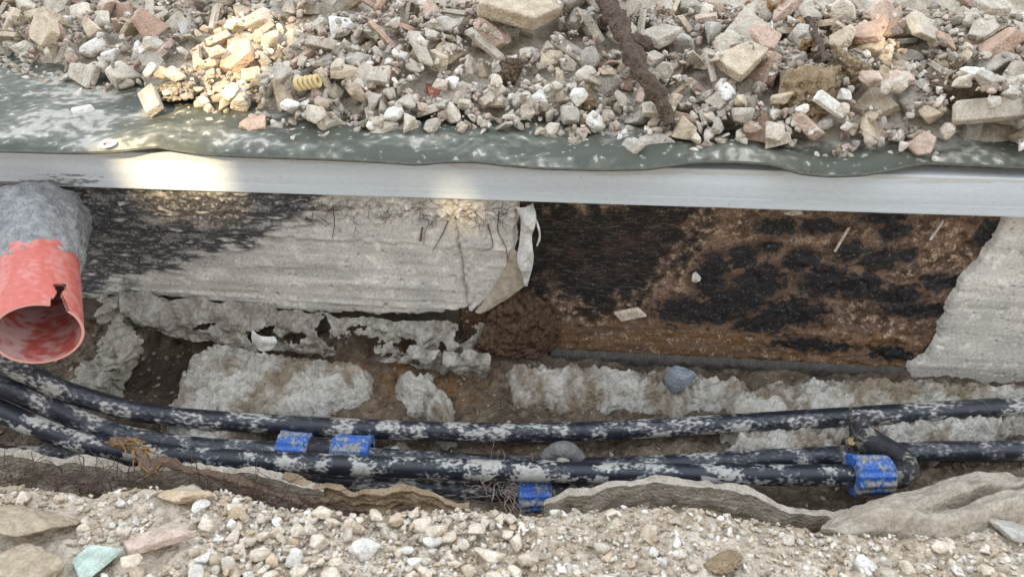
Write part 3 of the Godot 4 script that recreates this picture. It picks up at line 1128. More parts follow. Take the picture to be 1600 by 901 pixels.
func build_red_pipe() -> void:
	var s := ray(59, 522).normalized()
	var down := (-cam_up - s * (-cam_up).dot(s)).normalized()
	var ang := deg_to_rad(41.0)
	var axis := (-s * cos(ang) + down * sin(ang)).normalized()
	var mouth := eye + s * 1.44
	var r := 0.0665
	var side := axis.cross(Vector3.UP).normalized()
	var up := side.cross(axis).normalized()
	var length := 0.36
	var n := base("red_pipe", mouth - axis * 0.3)
	tag(n, "red plastic drain pipe with a broken notch in its rim, coming out of the wall", "pipe")
	var notch := PackedVector2Array([Vector2(78, 486), Vector2(76, 466), Vector2(85, 461), Vector2(86, 453), Vector2(80, 443), Vector2(102, 442), Vector2(101, 450), Vector2(94, 456), Vector2(102, 473), Vector2(111, 494), Vector2(114, 510)])
	var red := smear_texture(801, srgb(182, 97, 86), srgb(190, 126, 117), 0.3, 1, 512, 256, 0.4, 0.9)
	var inner := smear_texture(811, srgb(172, 84, 76), srgb(186, 156, 150), -0.2, 1, 256, 256, 0.4, 0.7)
	for shell in 2:
		var rad := r - shell * 0.0045
		var nu := 181
		var nv := 150
		var pts := PackedVector3Array()
		var uvs := PackedVector2Array()
		var keep := PackedByteArray()
		for j in nv:
			for i in nu:
				var a := TAU * i / (nu - 1)
				var dir := side * cos(a) + up * sin(a)
				var p := mouth - axis * (length * (1.0 - float(j) / (nv - 1))) + dir * rad
				pts.append(p - n.position)
				uvs.append(Vector2(float(i) / (nu - 1), float(j) / (nv - 1)))
				var k := 1
				if sin(a) > -0.2 and j > 90:
					var q := mouth - axis * (length * (1.0 - float(j) / (nv - 1))) + dir * r - eye
					var px := Vector2(800.0 + FOCAL * q.dot(cam_right) / q.dot(cam_forward), 450.5 - FOCAL * q.dot(cam_up) / q.dot(cam_forward))
					if Geometry2D.is_point_in_polygon(px, notch):
						k = 0
				keep.append(k)
		var m := mat_uv(red if shell == 0 else inner, 0.5, null)
		m.uv1_scale = Vector3(1.0, 1.0, 1.0)
		mesh_node("outer_shell" if shell == 0 else "inner_shell", grid(nu, nv, pts, uvs, PackedColorArray(), keep), m, n)
	# cut face of the rim
	var rim := PackedVector3Array()
	for j in 2:
		for i in 181:
			var a := TAU * i / 180.0
			rim.append(mouth - n.position + (side * cos(a) + up * sin(a)) * (r - j * 0.0045) + axis * 0.0002)
	var kp := PackedByteArray()
	kp.resize(362)
	for i in 181:
		var a := TAU * i / 180.0
		var q := mouth + (side * cos(a) + up * sin(a)) * r - eye
		var px := Vector2(800.0 + FOCAL * q.dot(cam_right) / q.dot(cam_forward), 450.5 - FOCAL * q.dot(cam_up) / q.dot(cam_forward))
		kp[i] = 0 if Geometry2D.is_point_in_polygon(px, notch) else 1
	mesh_node("rim", grid(181, 2, rim, PackedVector2Array(), PackedColorArray(), kp), mat(srgb(228, 168, 152), 0.6), n)
	# grey mortar collar where it enters the wall
	var path := PackedVector3Array()
	for i in 60:
		path.append(mouth - axis * (0.34 - 0.19 * i / 59.0) - n.position)
	var collar := tube(path, func(t: float) -> float: return r + 0.005 + 0.02 * pow(1.0 - t, 1.6) - 0.009 * smoothstep(0.6, 1.0, t), 90, 0.008, 830, false)
	mesh_node("mortar_collar", collar, mat(Color.WHITE, 0.95, mottle("collar", 180, Color(0.44, 0.44, 0.445), Color(0.62, 0.62, 0.61), 0.02, 0.1, 0.1), 4.0, relief("grain", 60, 0.05, 5), 0.5, true), n)

func pipe_path(points: Array) -> PackedVector3Array:
	var p := PackedVector3Array()
	for q in points:
		p.append(on_y(q[0], q[1], q[2]))
	return curve(p, 0.012)

func black_pipe(points: Array, r: float, seed_: int, level: float, label: String) -> PackedVector3Array:
	var path := pipe_path(points)
	var m := mat_uv(smear_texture(seed_, srgb(31, 34, 42), srgb(174, 170, 161), level - 0.04, 3, 2000, 160, 0.34, 0.16 + 0.03 * (seed_ / 20 % 4)), 0.42, null)
	m.uv1_scale = Vector3(0.62 + 0.1 * (seed_ / 20 % 4), 1.0, 1.0)
	m.metallic_specular = 0.5
	var o := mesh_node("black_pipe", tube(path, func(t): return r, 36), m)
	tag(o, label, "pipe")
	return path

func ring_stack(n: Node3D, called: String, at: Vector3, dir: Vector3, profile: Array, m: Material, ribs := 0, rib_h := 0.0) -> MeshInstance3D:
	# a lathed piece along dir; profile of [along, radius]; ribs lengthwise
	var side := dir.cross(Vector3.UP).normalized()
	var up := side.cross(dir).normalized()
	var sides := 72
	var pts := PackedVector3Array()
	var uvs := PackedVector2Array()
	for k in profile.size():
		for i in sides + 1:
			var a := TAU * i / sides
			var rad: float = profile[k][1]
			if ribs > 0 and k > 1 and k < profile.size() - 2:
				rad += rib_h * (1.0 if fmod(a * ribs / TAU, 1.0) < 0.42 else 0.0)
			pts.append(at - n.position + dir * profile[k][0] + (side * cos(a) + up * sin(a)) * rad)
			uvs.append(Vector2(float(i) / sides, profile[k][0] * 6.0))
	return mesh_node(called, grid(sides + 1, profile.size(), pts, uvs), m, n)

func nut_profile(l: float, r: float, inner: float) -> Array:
	return [[0.0, inner], [0.0, r * 0.9], [0.003, r * 0.97], [0.006, r], [l * 0.3, r], [l * 0.7, r * 1.02], [l - 0.008, r * 1.04], [l - 0.0075, r * 1.1], [l - 0.001, r * 1.1], [l, r * 1.05], [l, inner]]

func build_black_pipes() -> void:
	var back := black_pipe([[-160, 490, -0.17], [-60, 530, -0.22], [0, 562, -0.27], [60, 592, -0.34], [120, 617, -0.4], [230, 645, -0.46], [400, 661, -0.5], [690, 674, -0.512], [900, 674, -0.512], [1150, 661, -0.51], [1400, 646, -0.507], [1600, 634, -0.505], [1900, 615, -0.5]], 0.0198, 900, 0.34, "black plastic pipe lying nearest the wall, smeared with white lime")
	var middle := black_pipe([[-160, 535, -0.24], [0, 602, -0.33], [80, 637, -0.4], [180, 676, -0.46], [300, 697, -0.5], [460, 706, -0.52], [700, 722, -0.53], [900, 730, -0.53], [1070, 724, -0.525], [1200, 717, -0.522], [1320, 711, -0.52], [1450, 705, -0.52], [1600, 703, -0.52], [1900, 697, -0.52]], 0.0195, 920, 0.5, "black plastic pipe with two blue coupling nuts, running behind the lime-covered pipe")
	var front := black_pipe([[-160, 570, -0.28], [0, 642, -0.37], [60, 668, -0.405], [130, 692, -0.44], [220, 707, -0.46], [350, 717, -0.472], [600, 729, -0.48], [900, 738, -0.48], [1200, 742, -0.48], [1345, 742, -0.48]], 0.0198, 940, 0.16, "black pipe thickly smeared with lime, ending in a blue nut and elbow")
	var low := black_pipe([[-160, 715, -0.5], [0, 712, -0.505], [150, 711, -0.515], [300, 722, -0.53], [420, 740, -0.538], [590, 755, -0.54], [810, 771, -0.54], [900, 768, -0.54]], 0.0195, 960, 0.26, "lowest black pipe, half hidden, ending in a single blue nut")
	var blue := mat_uv(smear_texture(980, srgb(58, 98, 170), srgb(146, 140, 128), 0.22, 2, 512, 256, 0.25, 0.15), 0.5, null)
	var black := mat(Color.WHITE, 0.45, smear_texture(984, srgb(36, 37, 40), srgb(150, 142, 128), 0.5, 1, 256, 256), 5.0, null, 0.0, true)
	var grey := mat(srgb(128, 128, 126), 0.7, tex["dust_map"], 8.0, relief("rough", 61, 0.02, 6), 0.4, true)
	# coupling with two blue nuts on the middle pipe
	var c0 := on_y(438, 700, -0.515)
	var c1 := on_y(580, 708, -0.518)
	var n := base("pipe_coupling", c0)
	tag(n, "pipe coupling with two blue nuts behind the lime-covered black pipe", "coupling")
	var dir := (c1 - c0).normalized()
	var len_ := c0.distance_to(c1)
	ring_stack(n, "nut", c0 + dir * 0.062, -dir, nut_profile(0.062, 0.031, 0.02), blue, 14, 0.0028)
	ring_stack(n, "body", c0 + dir * 0.05, dir, [[0.0, 0.02], [0.0, 0.028], [0.02, 0.027], [len_ - 0.11, 0.027], [len_ - 0.1, 0.028], [len_ - 0.1, 0.02]], black)
	ring_stack(n, "nut", c1 - dir * 0.078, dir, nut_profile(0.078, 0.031, 0.02), blue, 14, 0.0028)
	# single nut on the lowest pipe
	var d0 := on_y(810, 772, -0.54)
	var d1 := on_y(905, 769, -0.54)
	dir = (d1 - d0).normalized()
	n = base("pipe_end_fitting", d0)
	tag(n, "blue ribbed nut with a black stub on the lowest pipe, at the gravel edge", "coupling")
	ring_stack(n, "nut", d0 + dir * 0.064, -dir, nut_profile(0.064, 0.0335, 0.02), blue, 14, 0.0028)
	ring_stack(n, "stub", d0 + dir * 0.06, dir, [[0.0, 0.02], [0.0, 0.027], [0.03, 0.0265], [0.05, 0.0255], [0.056, 0.022], [0.058, 0.004]], black)
	# elbow and tee at the right
	var e0 := on_y(1330, 742, -0.48)
	var e1 := on_y(1392, 741, -0.48)
	dir = (e1 - e0).normalized()
	n = base("pipe_elbow", e0)
	tag(n, "blue ribbed nut and black elbow joined to a clamp on the pipe behind", "fitting")
	ring_stack(n, "nut", e0 + dir * 0.072, -dir, nut_profile(0.072, 0.0335, 0.02), blue, 14, 0.0028)
	var bend := PackedVector3Array([e0 + dir * 0.06, e0 + dir * 0.085, e0 + dir * 0.104 + Vector3(0, 0.0, -0.012), e0 + dir * 0.1 + Vector3(0, 0.004, -0.036), e0 + dir * 0.06 + Vector3(0, 0.01, -0.062), e0 + dir * 0.035 + Vector3(0, 0.014, -0.085)])
	for i in bend.size():
		bend[i] -= n.position
	mesh_node("elbow", tube(curve(bend, 0.005), func(t: float) -> float: return 0.0245 + 0.0015 * sin(t * 9.0), 40, 0.001, 31), black, n)
	var k0 := on_y(1345, 710, -0.52)
	var kd := (on_y(1420, 707, -0.52) - on_y(1300, 712, -0.52)).normalized()
	var clamp_part := ring_stack(n, "clamp", k0 - kd * 0.03, kd, [[0.0, 0.02], [0.0, 0.026], [0.006, 0.03], [0.024, 0.031], [0.042, 0.031], [0.07, 0.03], [0.076, 0.026], [0.076, 0.02]], black, 5, 0.004)
	var st := PackedVector3Array([k0 + Vector3(0, 0.02, -0.01), k0 + Vector3(-0.004, 0.045, -0.03), k0 + Vector3(-0.008, 0.056, -0.05)])
	for i in 3:
		st[i] -= n.position
	mesh_node("branch_stub", tube(curve(st, 0.004), func(t: float) -> float: return lerpf(0.024, 0.018, t), 28, 0.003, 32), black, n)
	var bolt := CylinderMesh.new()
	bolt.top_radius = 0.008
	bolt.bottom_radius = 0.009
	bolt.height = 0.012
	bolt.radial_segments = 6
	for s in [[1362, 683], [1330, 690]]:
		var b := mesh_node("bolt", bolt, mat(srgb(150, 128, 92), 0.6), clamp_part)
		b.position = on_y(s[0], s[1], -0.47) - n.position
		b.rotation = Vector3(0.5, 0.3, 0.2)
	# grey saddle fitting behind the lime-covered pipe
	var g0 := on_y(880, 715, -0.515)
	n = base("saddle_fitting", g0)
	tag(n, "grey mud-caked saddle fitting peeping up behind the lime-covered black pipe", "fitting")
	var arch := PackedVector3Array()
	for i in 15:
		var t := float(i) / 14.0
		arch.append(Vector3(lerpf(-0.036, 0.036, t), sin(t * PI) * 0.032 - 0.012, -0.004))
	var saddle := mesh_node("saddle", tube(arch, func(t: float) -> float: return 0.014 + 0.004 * sin(t * PI), 20, 0.003, 33), grey, n)
	var cap := SphereMesh.new()
	cap.radius = 0.013
	cap.height = 0.024
	var cp := mesh_node("cap", cap, mat(srgb(176, 168, 156), 0.8, tex["dust_map"], 7.0, null, 0.0, true), saddle)
	cp.position = Vector3(0, 0.008, 0.014)

func build_fabric() -> void:
	# geotextile lining: a lip along the trench edge, then a face that hangs down beside the gravel
	var felt := mat(Color.WHITE, 0.95, tex["dust_map"], 4.0, relief("grain", 60, 0.05, 5), 0.4, true)
	felt.albedo_color = srgb(190, 180, 164)
	var brown := felt.duplicate() as StandardMaterial3D
	brown.albedo_color = srgb(158, 138, 112)
	var defs := [
		["geotextile", [[-300, 706, -0.42], [0, 713, -0.42], [100, 724, -0.42], [200, 736, -0.42], [272, 733, -0.42], [400, 741, -0.42], [460, 754, -0.425], [505, 770, -0.43]], 0.022, 0.17, felt, "grey beige geotextile strip along the trench edge, under the frayed root", 41],
		["geotextile", [[440, 748, -0.425], [500, 762, -0.428], [552, 776, -0.43], [585, 772, -0.425], [618, 768, -0.42], [660, 776, -0.42], [700, 785, -0.425], [732, 792, -0.43]], 0.02, 0.05, brown, "brown arched scrap of geotextile at the gravel edge, below the lowest pipe", 42],
		["geotextile", [[850, 786, -0.44], [905, 775, -0.43], [950, 765, -0.42], [985, 754, -0.41], [1030, 754, -0.41], [1080, 758, -0.41], [1120, 766, -0.413], [1160, 768, -0.415], [1195, 778, -0.42], [1230, 795, -0.425], [1262, 805, -0.428], [1300, 808, -0.43], [1330, 806, -0.43]], 0.02, 0.14, felt, "grey geotextile standing in a wavy lip over a dark hollow, beside the elbow", 43],
	]
	for d in defs:
		var p := PackedVector3Array()
		for q in d[1]:
			p.append(on_y(q[0], q[1], q[2]))
		var path := curve(p, 0.008)
		var nz := noise(d[6], 7.0, 4)
		var nu := path.size()
		var sheet := base(d[0], path[nu / 2])
		tag(sheet, d[5], "fabric")
		for part in [["lip", 5], ["face", 26]]:
			var nv: int = part[1]
			var pts := PackedVector3Array()
			for j in nv:
				var v := float(j) / (nv - 1)
				for i in nu:
					var w := path[i]
					var o := w
					var wide: float = d[2] * (0.8 + nz.get_noise_2d(w.x * 0.9, 14.0) * 0.6)
					if part[0] == "lip":         # turned over towards the trench
						o += Vector3(0, -0.004 * (1.0 - v) + nz.get_noise_2d(w.x * 1.2, 30.0) * 0.006 * (1.0 - v), -wide * (1.0 - v))
					else:                        # hanging, tucked back under the lip, with vertical creases
						var crease := nz.get_noise_2d(w.x * 1.6, v * 0.3) + 0.15 * nz.get_noise_2d(w.x * 6.0 + 3.0, v * 0.4)
						o += Vector3(0, -v * d[3], 0.004 * v + crease * 0.03 * v)
					o += Vector3(0, nz.get_noise_2d(w.x * 1.4, 4.0) * 0.008, nz.get_noise_2d(w.x * 2.0, 9.0) * 0.01)
					pts.append(o - sheet.position)
			mesh_node(part[0], grid(nu, nv, pts), d[4], sheet)
	# folded sheet lying over the bank at the right
	var top := line_y([[1288, 815], [1330, 792], [1400, 766], [1470, 748], [1530, 738], [1600, 738], [1750, 745]], -0.37)
	var low := line_y([[1284, 824], [1340, 833], [1385, 836], [1440, 846], [1495, 850], [1560, 838], [1750, 800]], -0.33)
	var nu := 150
	var nv := 70
	var pts := PackedVector3Array()
	var nz := noise(45, 6.0, 4)
	var ct := curve(top, 0.002)
	var cl := curve(low, 0.002)
	for j in nv:
		var v := float(j) / (nv - 1)
		for i in nu:
			var t := float(i) / (nu - 1)
			var a := ct[int(t * (ct.size() - 1))]
			var b := cl[int(t * (cl.size() - 1))]
			var o := a.lerp(b, v)
			var full := smoothstep(0.0, 0.25, t)
			o.y += full * (0.028 * sin(v * PI) + 0.022 * exp(-pow((v - 0.62 - 0.18 * sin(t * 5.0 - 0.6)) / 0.12, 2)) - 0.035 * exp(-pow((v - 0.42 + 0.55 * (t - 0.62)) / 0.05, 2)) * smoothstep(0.3, 0.5, t))
			o.y += nz.get_noise_2d(o.x * 1.2, o.z * 2.0) * 0.016 + absf(nz.get_noise_2d(o.x * 2.2 + o.z * 1.4, o.z * 2.2 + 7.0)) * -0.014
			o.y -= 0.03 * smoothstep(0.93, 1.0, v) + 0.1 * smoothstep(0.05, 0.0, v)
			pts.append(o)
	var big := felt.duplicate() as StandardMaterial3D
	big.albedo_color = srgb(182, 171, 155)
	tag(mesh_node("geotextile_sheet", grid(nu, nv, pts), big), "large folded beige geotextile sheet lying over the gravel edge, beside the elbow", "fabric")

func walk(p: Vector3, d: Vector3, steps: int, step: float, wander: float) -> PackedVector3Array:
	var out := PackedVector3Array([p])
	for i in steps:
		d = (d + Vector3(rng.randfn(), rng.randfn() * 0.7, rng.randfn()) * wander).normalized()
		p += d * step
		out.append(p)
	return out

func build_roots() -> void:
	# frayed root over the pipes, running down into the tangle
	var bark := mat(srgb(140, 118, 100), 0.95, tex["dust_map"], 9.0, relief("grain", 60, 0.05, 5), 0.8, true)
	var wood := mat(srgb(188, 152, 104), 0.9, tex["dust_map"], 10.0, relief("grain", 60, 0.05, 5), 0.8, true)
	var hair := mat(srgb(88, 70, 64), 0.95)
	var n := base("broken_root", on_y(235, 735, -0.42))
	tag(n, "broken brown root with a frayed splintered end lying across the black pipes", "root")
	var p := PackedVector3Array([on_y(176, 690, -0.39), on_y(205, 696, -0.385), on_y(222, 712, -0.385), on_y(228, 728, -0.39), on_y(236, 735, -0.395), on_y(252, 722, -0.395), on_y(300, 735, -0.4), on_y(360, 748, -0.405), on_y(420, 768, -0.41), on_y(470, 788, -0.42), on_y(540, 812, -0.44)])
	for i in p.size():
		p[i] -= n.position
	var path := curve(p, 0.004)
	mesh_node("bark", tube(path, func(t: float) -> float: return (0.0105 if t < 0.26 else lerpf(0.0085, 0.003, (t - 0.26) / 0.74)) * (0.85 + 0.3 * sin(t * 40.0) * sin(t * 17.0)), 18, 0.006, 51), bark, n)
	var st := SurfaceTool.new()
	st.begin(Mesh.PRIMITIVE_TRIANGLES)
	for i in 46:
		var k := rng.randi_range(0, int(path.size() * 0.24))
		var o := path[k] + Vector3(rng.randfn(), absf(rng.randfn()), rng.randfn()) * 0.006
		var d := (path[k + 4] - path[k]).normalized()
		add_tube(st, walk(o - d * 0.006, d, 5, rng.randf_range(0.005, 0.009), 0.18), 0.0022, 0.0008, 5)
	st.generate_normals()
	mesh_node("splinters", st.commit(), wood, n)
	# tangles of hair roots along the trench edge
	var defs := [[[0, 745], [330, 765], -0.4, 80, "dark tangle of hair roots under the geotextile strip"], [[330, 770], [560, 800], -0.39, 60, "dark tangle of hair roots at the foot of the broken root"], [[745, 752], [815, 775], -0.505, 46, "tangle of pale hair roots caught around the lowest pipe beside the blue nut"]]
	for d in defs:
		st = SurfaceTool.new()
		st.begin(Mesh.PRIMITIVE_TRIANGLES)
		for i in d[3]:
			var t := rng.randf()
			var q := on_y(lerpf(d[0][0], d[1][0], t) + rng.randfn() * 8.0, lerpf(d[0][1], d[1][1], t) + rng.randfn() * 9.0, d[2] + rng.randf_range(-0.03, 0.012))
			add_tube(st, walk(q, Vector3(rng.randfn(), rng.randfn() * 0.4, rng.randfn()).normalized(), rng.randi_range(7, 14), 0.008, 0.4), rng.randf_range(0.0007, 0.0016), 0.0004, 4)
		st.generate_normals()
		tag(mesh_node("root_tangle", st.commit(), hair if d[3] != 46 else mat(srgb(150, 132, 120), 0.95)), d[4], "roots")
	# thin roots on the wall under the edging
	st = SurfaceTool.new()
	st.begin(Mesh.PRIMITIVE_TRIANGLES)
	for i in 80:
		var px := rng.randf_range(470, 812)
		var o := on_z(px, rng.randf_range(318, 345), -0.0135)
		var d := Vector3(rng.randfn(), rng.randfn() * 0.6 - 0.25, 0).normalized()
		var path2 := PackedVector3Array([o])
		for k in rng.randi_range(5, 11):
			d = (d + Vector3(rng.randfn(), rng.randfn(), 0) * 0.5).normalized()
			o += d * 0.006
			o.z = -0.0135 + rng.randfn() * 0.002
			if o.y > -0.095:
				o.y = -0.095
			path2.append(o)
		add_tube(st, path2, rng.randf_range(0.0004, 0.0009), 0.0003, 4)
	for r in [[[700, 345], [690, 368], [676, 392]], [[780, 330], [778, 360], [790, 385], [793, 405]], [[762, 350], [770, 385], [752, 392]], [[520, 320], [522, 350], [519, 372]]]:
		var path3 := PackedVector3Array()
		for q in r:
			path3.append(on_z(q[0], q[1], -0.0145))
		add_tube(st, curve(path3, 0.008), 0.0013, 0.0006, 5)
	st.generate_normals()
	tag(mesh_node("wall_roots", st.commit(), mat(srgb(86, 76, 66), 0.95)), "fine dark roots clinging to the concrete just under the metal edging", "roots")

var gaps := []

func strip_between(left: Array, right: Array, z: float, nu: int, nv: int, bulge: float, seed_: int, hole := 2.0) -> ArrayMesh:
	# a sheet hanging on the wall, from one traced edge to another
	var a := PackedVector3Array()
	var b := PackedVector3Array()
	for q in left:
		a.append(on_z(q[0], q[1], z + (q[2] if q.size() > 2 else 0.0)))
	for q in right:
		b.append(on_z(q[0], q[1], z + (q[2] if q.size() > 2 else 0.0)))
	var ca := curve(a, 0.002)
	var cb := curve(b, 0.002)
	var nz := noise(seed_, 14.0, 4)
	var pts := PackedVector3Array()
	var keep := PackedByteArray()
	for j in nv:
		var v := float(j) / (nv - 1)
		for i in nu:
			var t := float(i) / (nu - 1)
			var p := ca[int(t * (ca.size() - 1))].lerp(cb[int(t * (cb.size() - 1))], v)
			p.z += bulge * sin(v * PI) + nz.get_noise_2d(p.x, p.y) * bulge * 1.3
			p.y += nz.get_noise_2d(p.x + 5.0, p.y * 0.3) * 0.006
			pts.append(p)
			var k := 1
			if hole < 2.0:
				for e in gaps:
					var g := Vector2((p.x - e[0]) / e[2], (p.y - e[1]) / e[3]).length() + nz.get_noise_2d(p.x * 1.5, p.y * 2.0) * hole
					if g < 1.0:
						k = 0
			keep.append(k)
	return grid(nu, nv, pts, PackedVector2Array(), PackedColorArray(), keep)

func build_wall_details() -> void:
	var film := mat(Color.WHITE, 0.6, mottle("film", 190, Color(0.44, 0.41, 0.37), Color(0.66, 0.64, 0.6), 0.015, 0.06, 0.08), 3.0, relief("grain", 60, 0.05, 5), 0.3, true)
	var white := mat(srgb(224, 222, 216), 0.5, tex["dust_map"], 5.0, null, 0.0, true)
	var n := base("membrane_flap", on_z(815, 400, -0.02))
	tag(n, "torn white membrane flap hanging where the concrete ends beside the black tar", "membrane")
	var f := mesh_node("flap", strip_between([[806, 318, -0.004], [813, 345, 0.002], [812, 375, 0.0], [808, 405, 0.004], [816, 432, 0.004]], [[833, 317, -0.01], [838, 340, 0.014], [831, 372, 0.016], [834, 405, 0.018], [824, 448, 0.012]], -0.016, 60, 24, 0.012, 71), white, n)
	f.position = -n.position
	f = mesh_node("dusty_film", strip_between([[800, 385, -0.004], [786, 425, -0.004], [762, 462, -0.004], [742, 486, -0.004]], [[818, 400, 0.002], [822, 440, 0.004], [792, 468, 0.004], [756, 488, 0.002]], -0.014, 60, 24, 0.004, 77), mat(srgb(182, 172, 152), 0.7, tex["dust_map"], 6.0, null, 0.0, true), n)
	f.position = -n.position
	f = mesh_node("loose_strip", strip_between([[835, 340, 0.01], [839, 352, 0.012], [842, 366, 0.014], [838, 383, 0.012]], [[838, 340, 0.01], [843, 352, 0.012], [845, 370, 0.014], [840, 384, 0.012]], -0.01, 30, 4, 0.001, 72), white, n)
	f.position = -n.position
	for e in [[418, 516, 26, 9], [462, 521, 14, 7], [502, 512, 8, 8], [552, 532, 38, 12], [590, 545, 16, 6], [628, 536, 20, 9], [640, 552, 16, 6], [722, 520, 20, 14], [690, 540, 8, 6], [246, 500, 10, 3], [320, 505, 12, 3]]:
		var a := on_z(e[0], e[1], 0.012)
		var b := on_z(e[0] + e[2], e[1], 0.012)
		var c := on_z(e[0], e[1] + e[3], 0.012)
		gaps.append([a.x, a.y, b.x - a.x, a.y - c.y])
	n = base("torn_membrane", on_z(480, 530, 0.0))
	tag(n, "torn grey plastic sheet drooping along the foot of the concrete wall", "membrane")
	f = mesh_node("sheet", strip_between([[186, 452, -0.012], [215, 458, -0.008], [300, 466, -0.008], [395, 476, -0.008], [470, 486, -0.009], [560, 494, -0.012], [640, 499, -0.014], [700, 498, -0.02], [760, 500, -0.03]], [[200, 492, 0.02], [245, 516, 0.03], [300, 532, 0.03], [400, 546, 0.035], [480, 552, 0.03], [560, 556, 0.03], [640, 570, 0.03], [700, 582, 0.03], [765, 566, 0.0]], 0.0, 300, 60, 0.014, 73, 1.3), film, n)
	f.position = -n.position
	f = mesh_node("white_scrap", strip_between([[394, 516, 0.036], [392, 530, 0.044], [396, 545, 0.044]], [[428, 524, 0.034], [432, 534, 0.044], [422, 546, 0.046]], 0.0, 24, 14, 0.006, 74), white, n)
	f.position = -n.position
	f = mesh_node("fold", strip_between([[640, 540, 0.03], [690, 548, 0.04], [740, 545, 0.04], [768, 552, 0.03]], [[620, 565, 0.05], [690, 575, 0.06], [735, 600, 0.05], [765, 585, 0.04]], 0.0, 60, 24, 0.014, 75, 1.3), film, n)
	f.position = -n.position
	# brown fibrous scrap by the corner
	tag(mesh_node("fibre_scrap", strip_between([[770, 470, -0.03], [800, 460, -0.03], [845, 466, -0.04], [872, 500, -0.052]], [[740, 545, 0.01], [790, 556, 0.01], [840, 558, -0.01], [872, 540, -0.05]], 0.0, 110, 60, 0.012, 76), mat(srgb(92, 74, 60), 0.9, mottle("fibre", 140, Color(0.4, 0.36, 0.32), Color(1.5, 1.4, 1.3), 0.03, 0.14, 0.3), 5.0, relief("rough", 61, 0.02, 6), 0.8, true)), "dark brown fibrous scrap below the white membrane flap", "membrane")
	# things stuck to the wall
	var pieces := [["stone_chip", 985, 491, 54, 24, "shard", "cream", "pale cream stone chip stuck on the brown coating above the base strip"], ["stone_chip", 1088, 434, 16, 18, "lump", "white", "small white stone lodged among the black tar blotches"], ["stone_chip", 1240, 331, 30, 7, "shard", "pale", "pale flake wedged under the metal edging above the brown coating"], ["plaster_splinter", 1316, 374, 9, 36, "bar", "cream", "cream splinter stuck upright on the brown tar coating"], ["plaster_splinter", 1464, 360, 8, 27, "bar", "white", "white curved splinter stuck upright near the broken concrete edge"], ["wood_peg", 658, 366, 8, 22, "bar", "dark", "small dark wooden peg sticking out of the grey concrete"]]
	for s in pieces:
		var zz := -0.014 if s[1] < 800 else -0.05
		var at := on_z(s[1], s[2], zz)
		var list: Array = stone_kinds[s[5]]
		var o := mesh_node(s[0], list[int(s[1]) % list.size()], mats[s[6]])
		var size := Vector3(s[3], s[4] * 1.3, 14.0) * 0.00135
		var b := Basis(Vector3.RIGHT, PI / 2.0).scaled_local(Vector3(size.x, 0.03, size.y))
		if s[5] == "bar":
			b = Basis(Vector3(0, 0, 1), PI / 2.0 - 0.2).scaled_local(Vector3(size.y, 0.022, size.x * 1.6))
		o.transform = Transform3D(b, at)
		tag(o, s[7], "chip" if s[0] != "wood_peg" else "peg")
	var bl := mesh_node("blue_stone", stone_kinds["lump"][3], mats["slate"])
	bl.transform = Transform3D(Basis(Vector3.UP, 0.7).scaled_local(Vector3(0.062, 0.07, 0.055)), on_y(1064, 592, -0.472))
	tag(bl, "blue grey stone set in the white mortar ridge", "stone")

func add_stone(called: String, bed: Bed, x: float, z: float, size: Vector3, kind: String, tone: String, tumble: float, label: String, category: String, group := "", yaw := -1.0) -> void:
	var list: Array = stone_kinds[kind]
	var o := mesh_node(called, list[rng.randi() % list.size()], mats[tone])
	o.transform = settle(bed, x, z, size, tumble, yaw)
	tag(o, label, category, group)

func landmark(x: float, z: float, marks: Array) -> String:
	var best := ""
	var far := 99.0
	for m in marks:
		var d := Vector2(m[0] - x, m[1] - z).length()
		if d < far:
			far = d
			best = m[2]
	return best

func pick(tones: Array) -> String:
	return tones[rng.randi() % tones.size()]

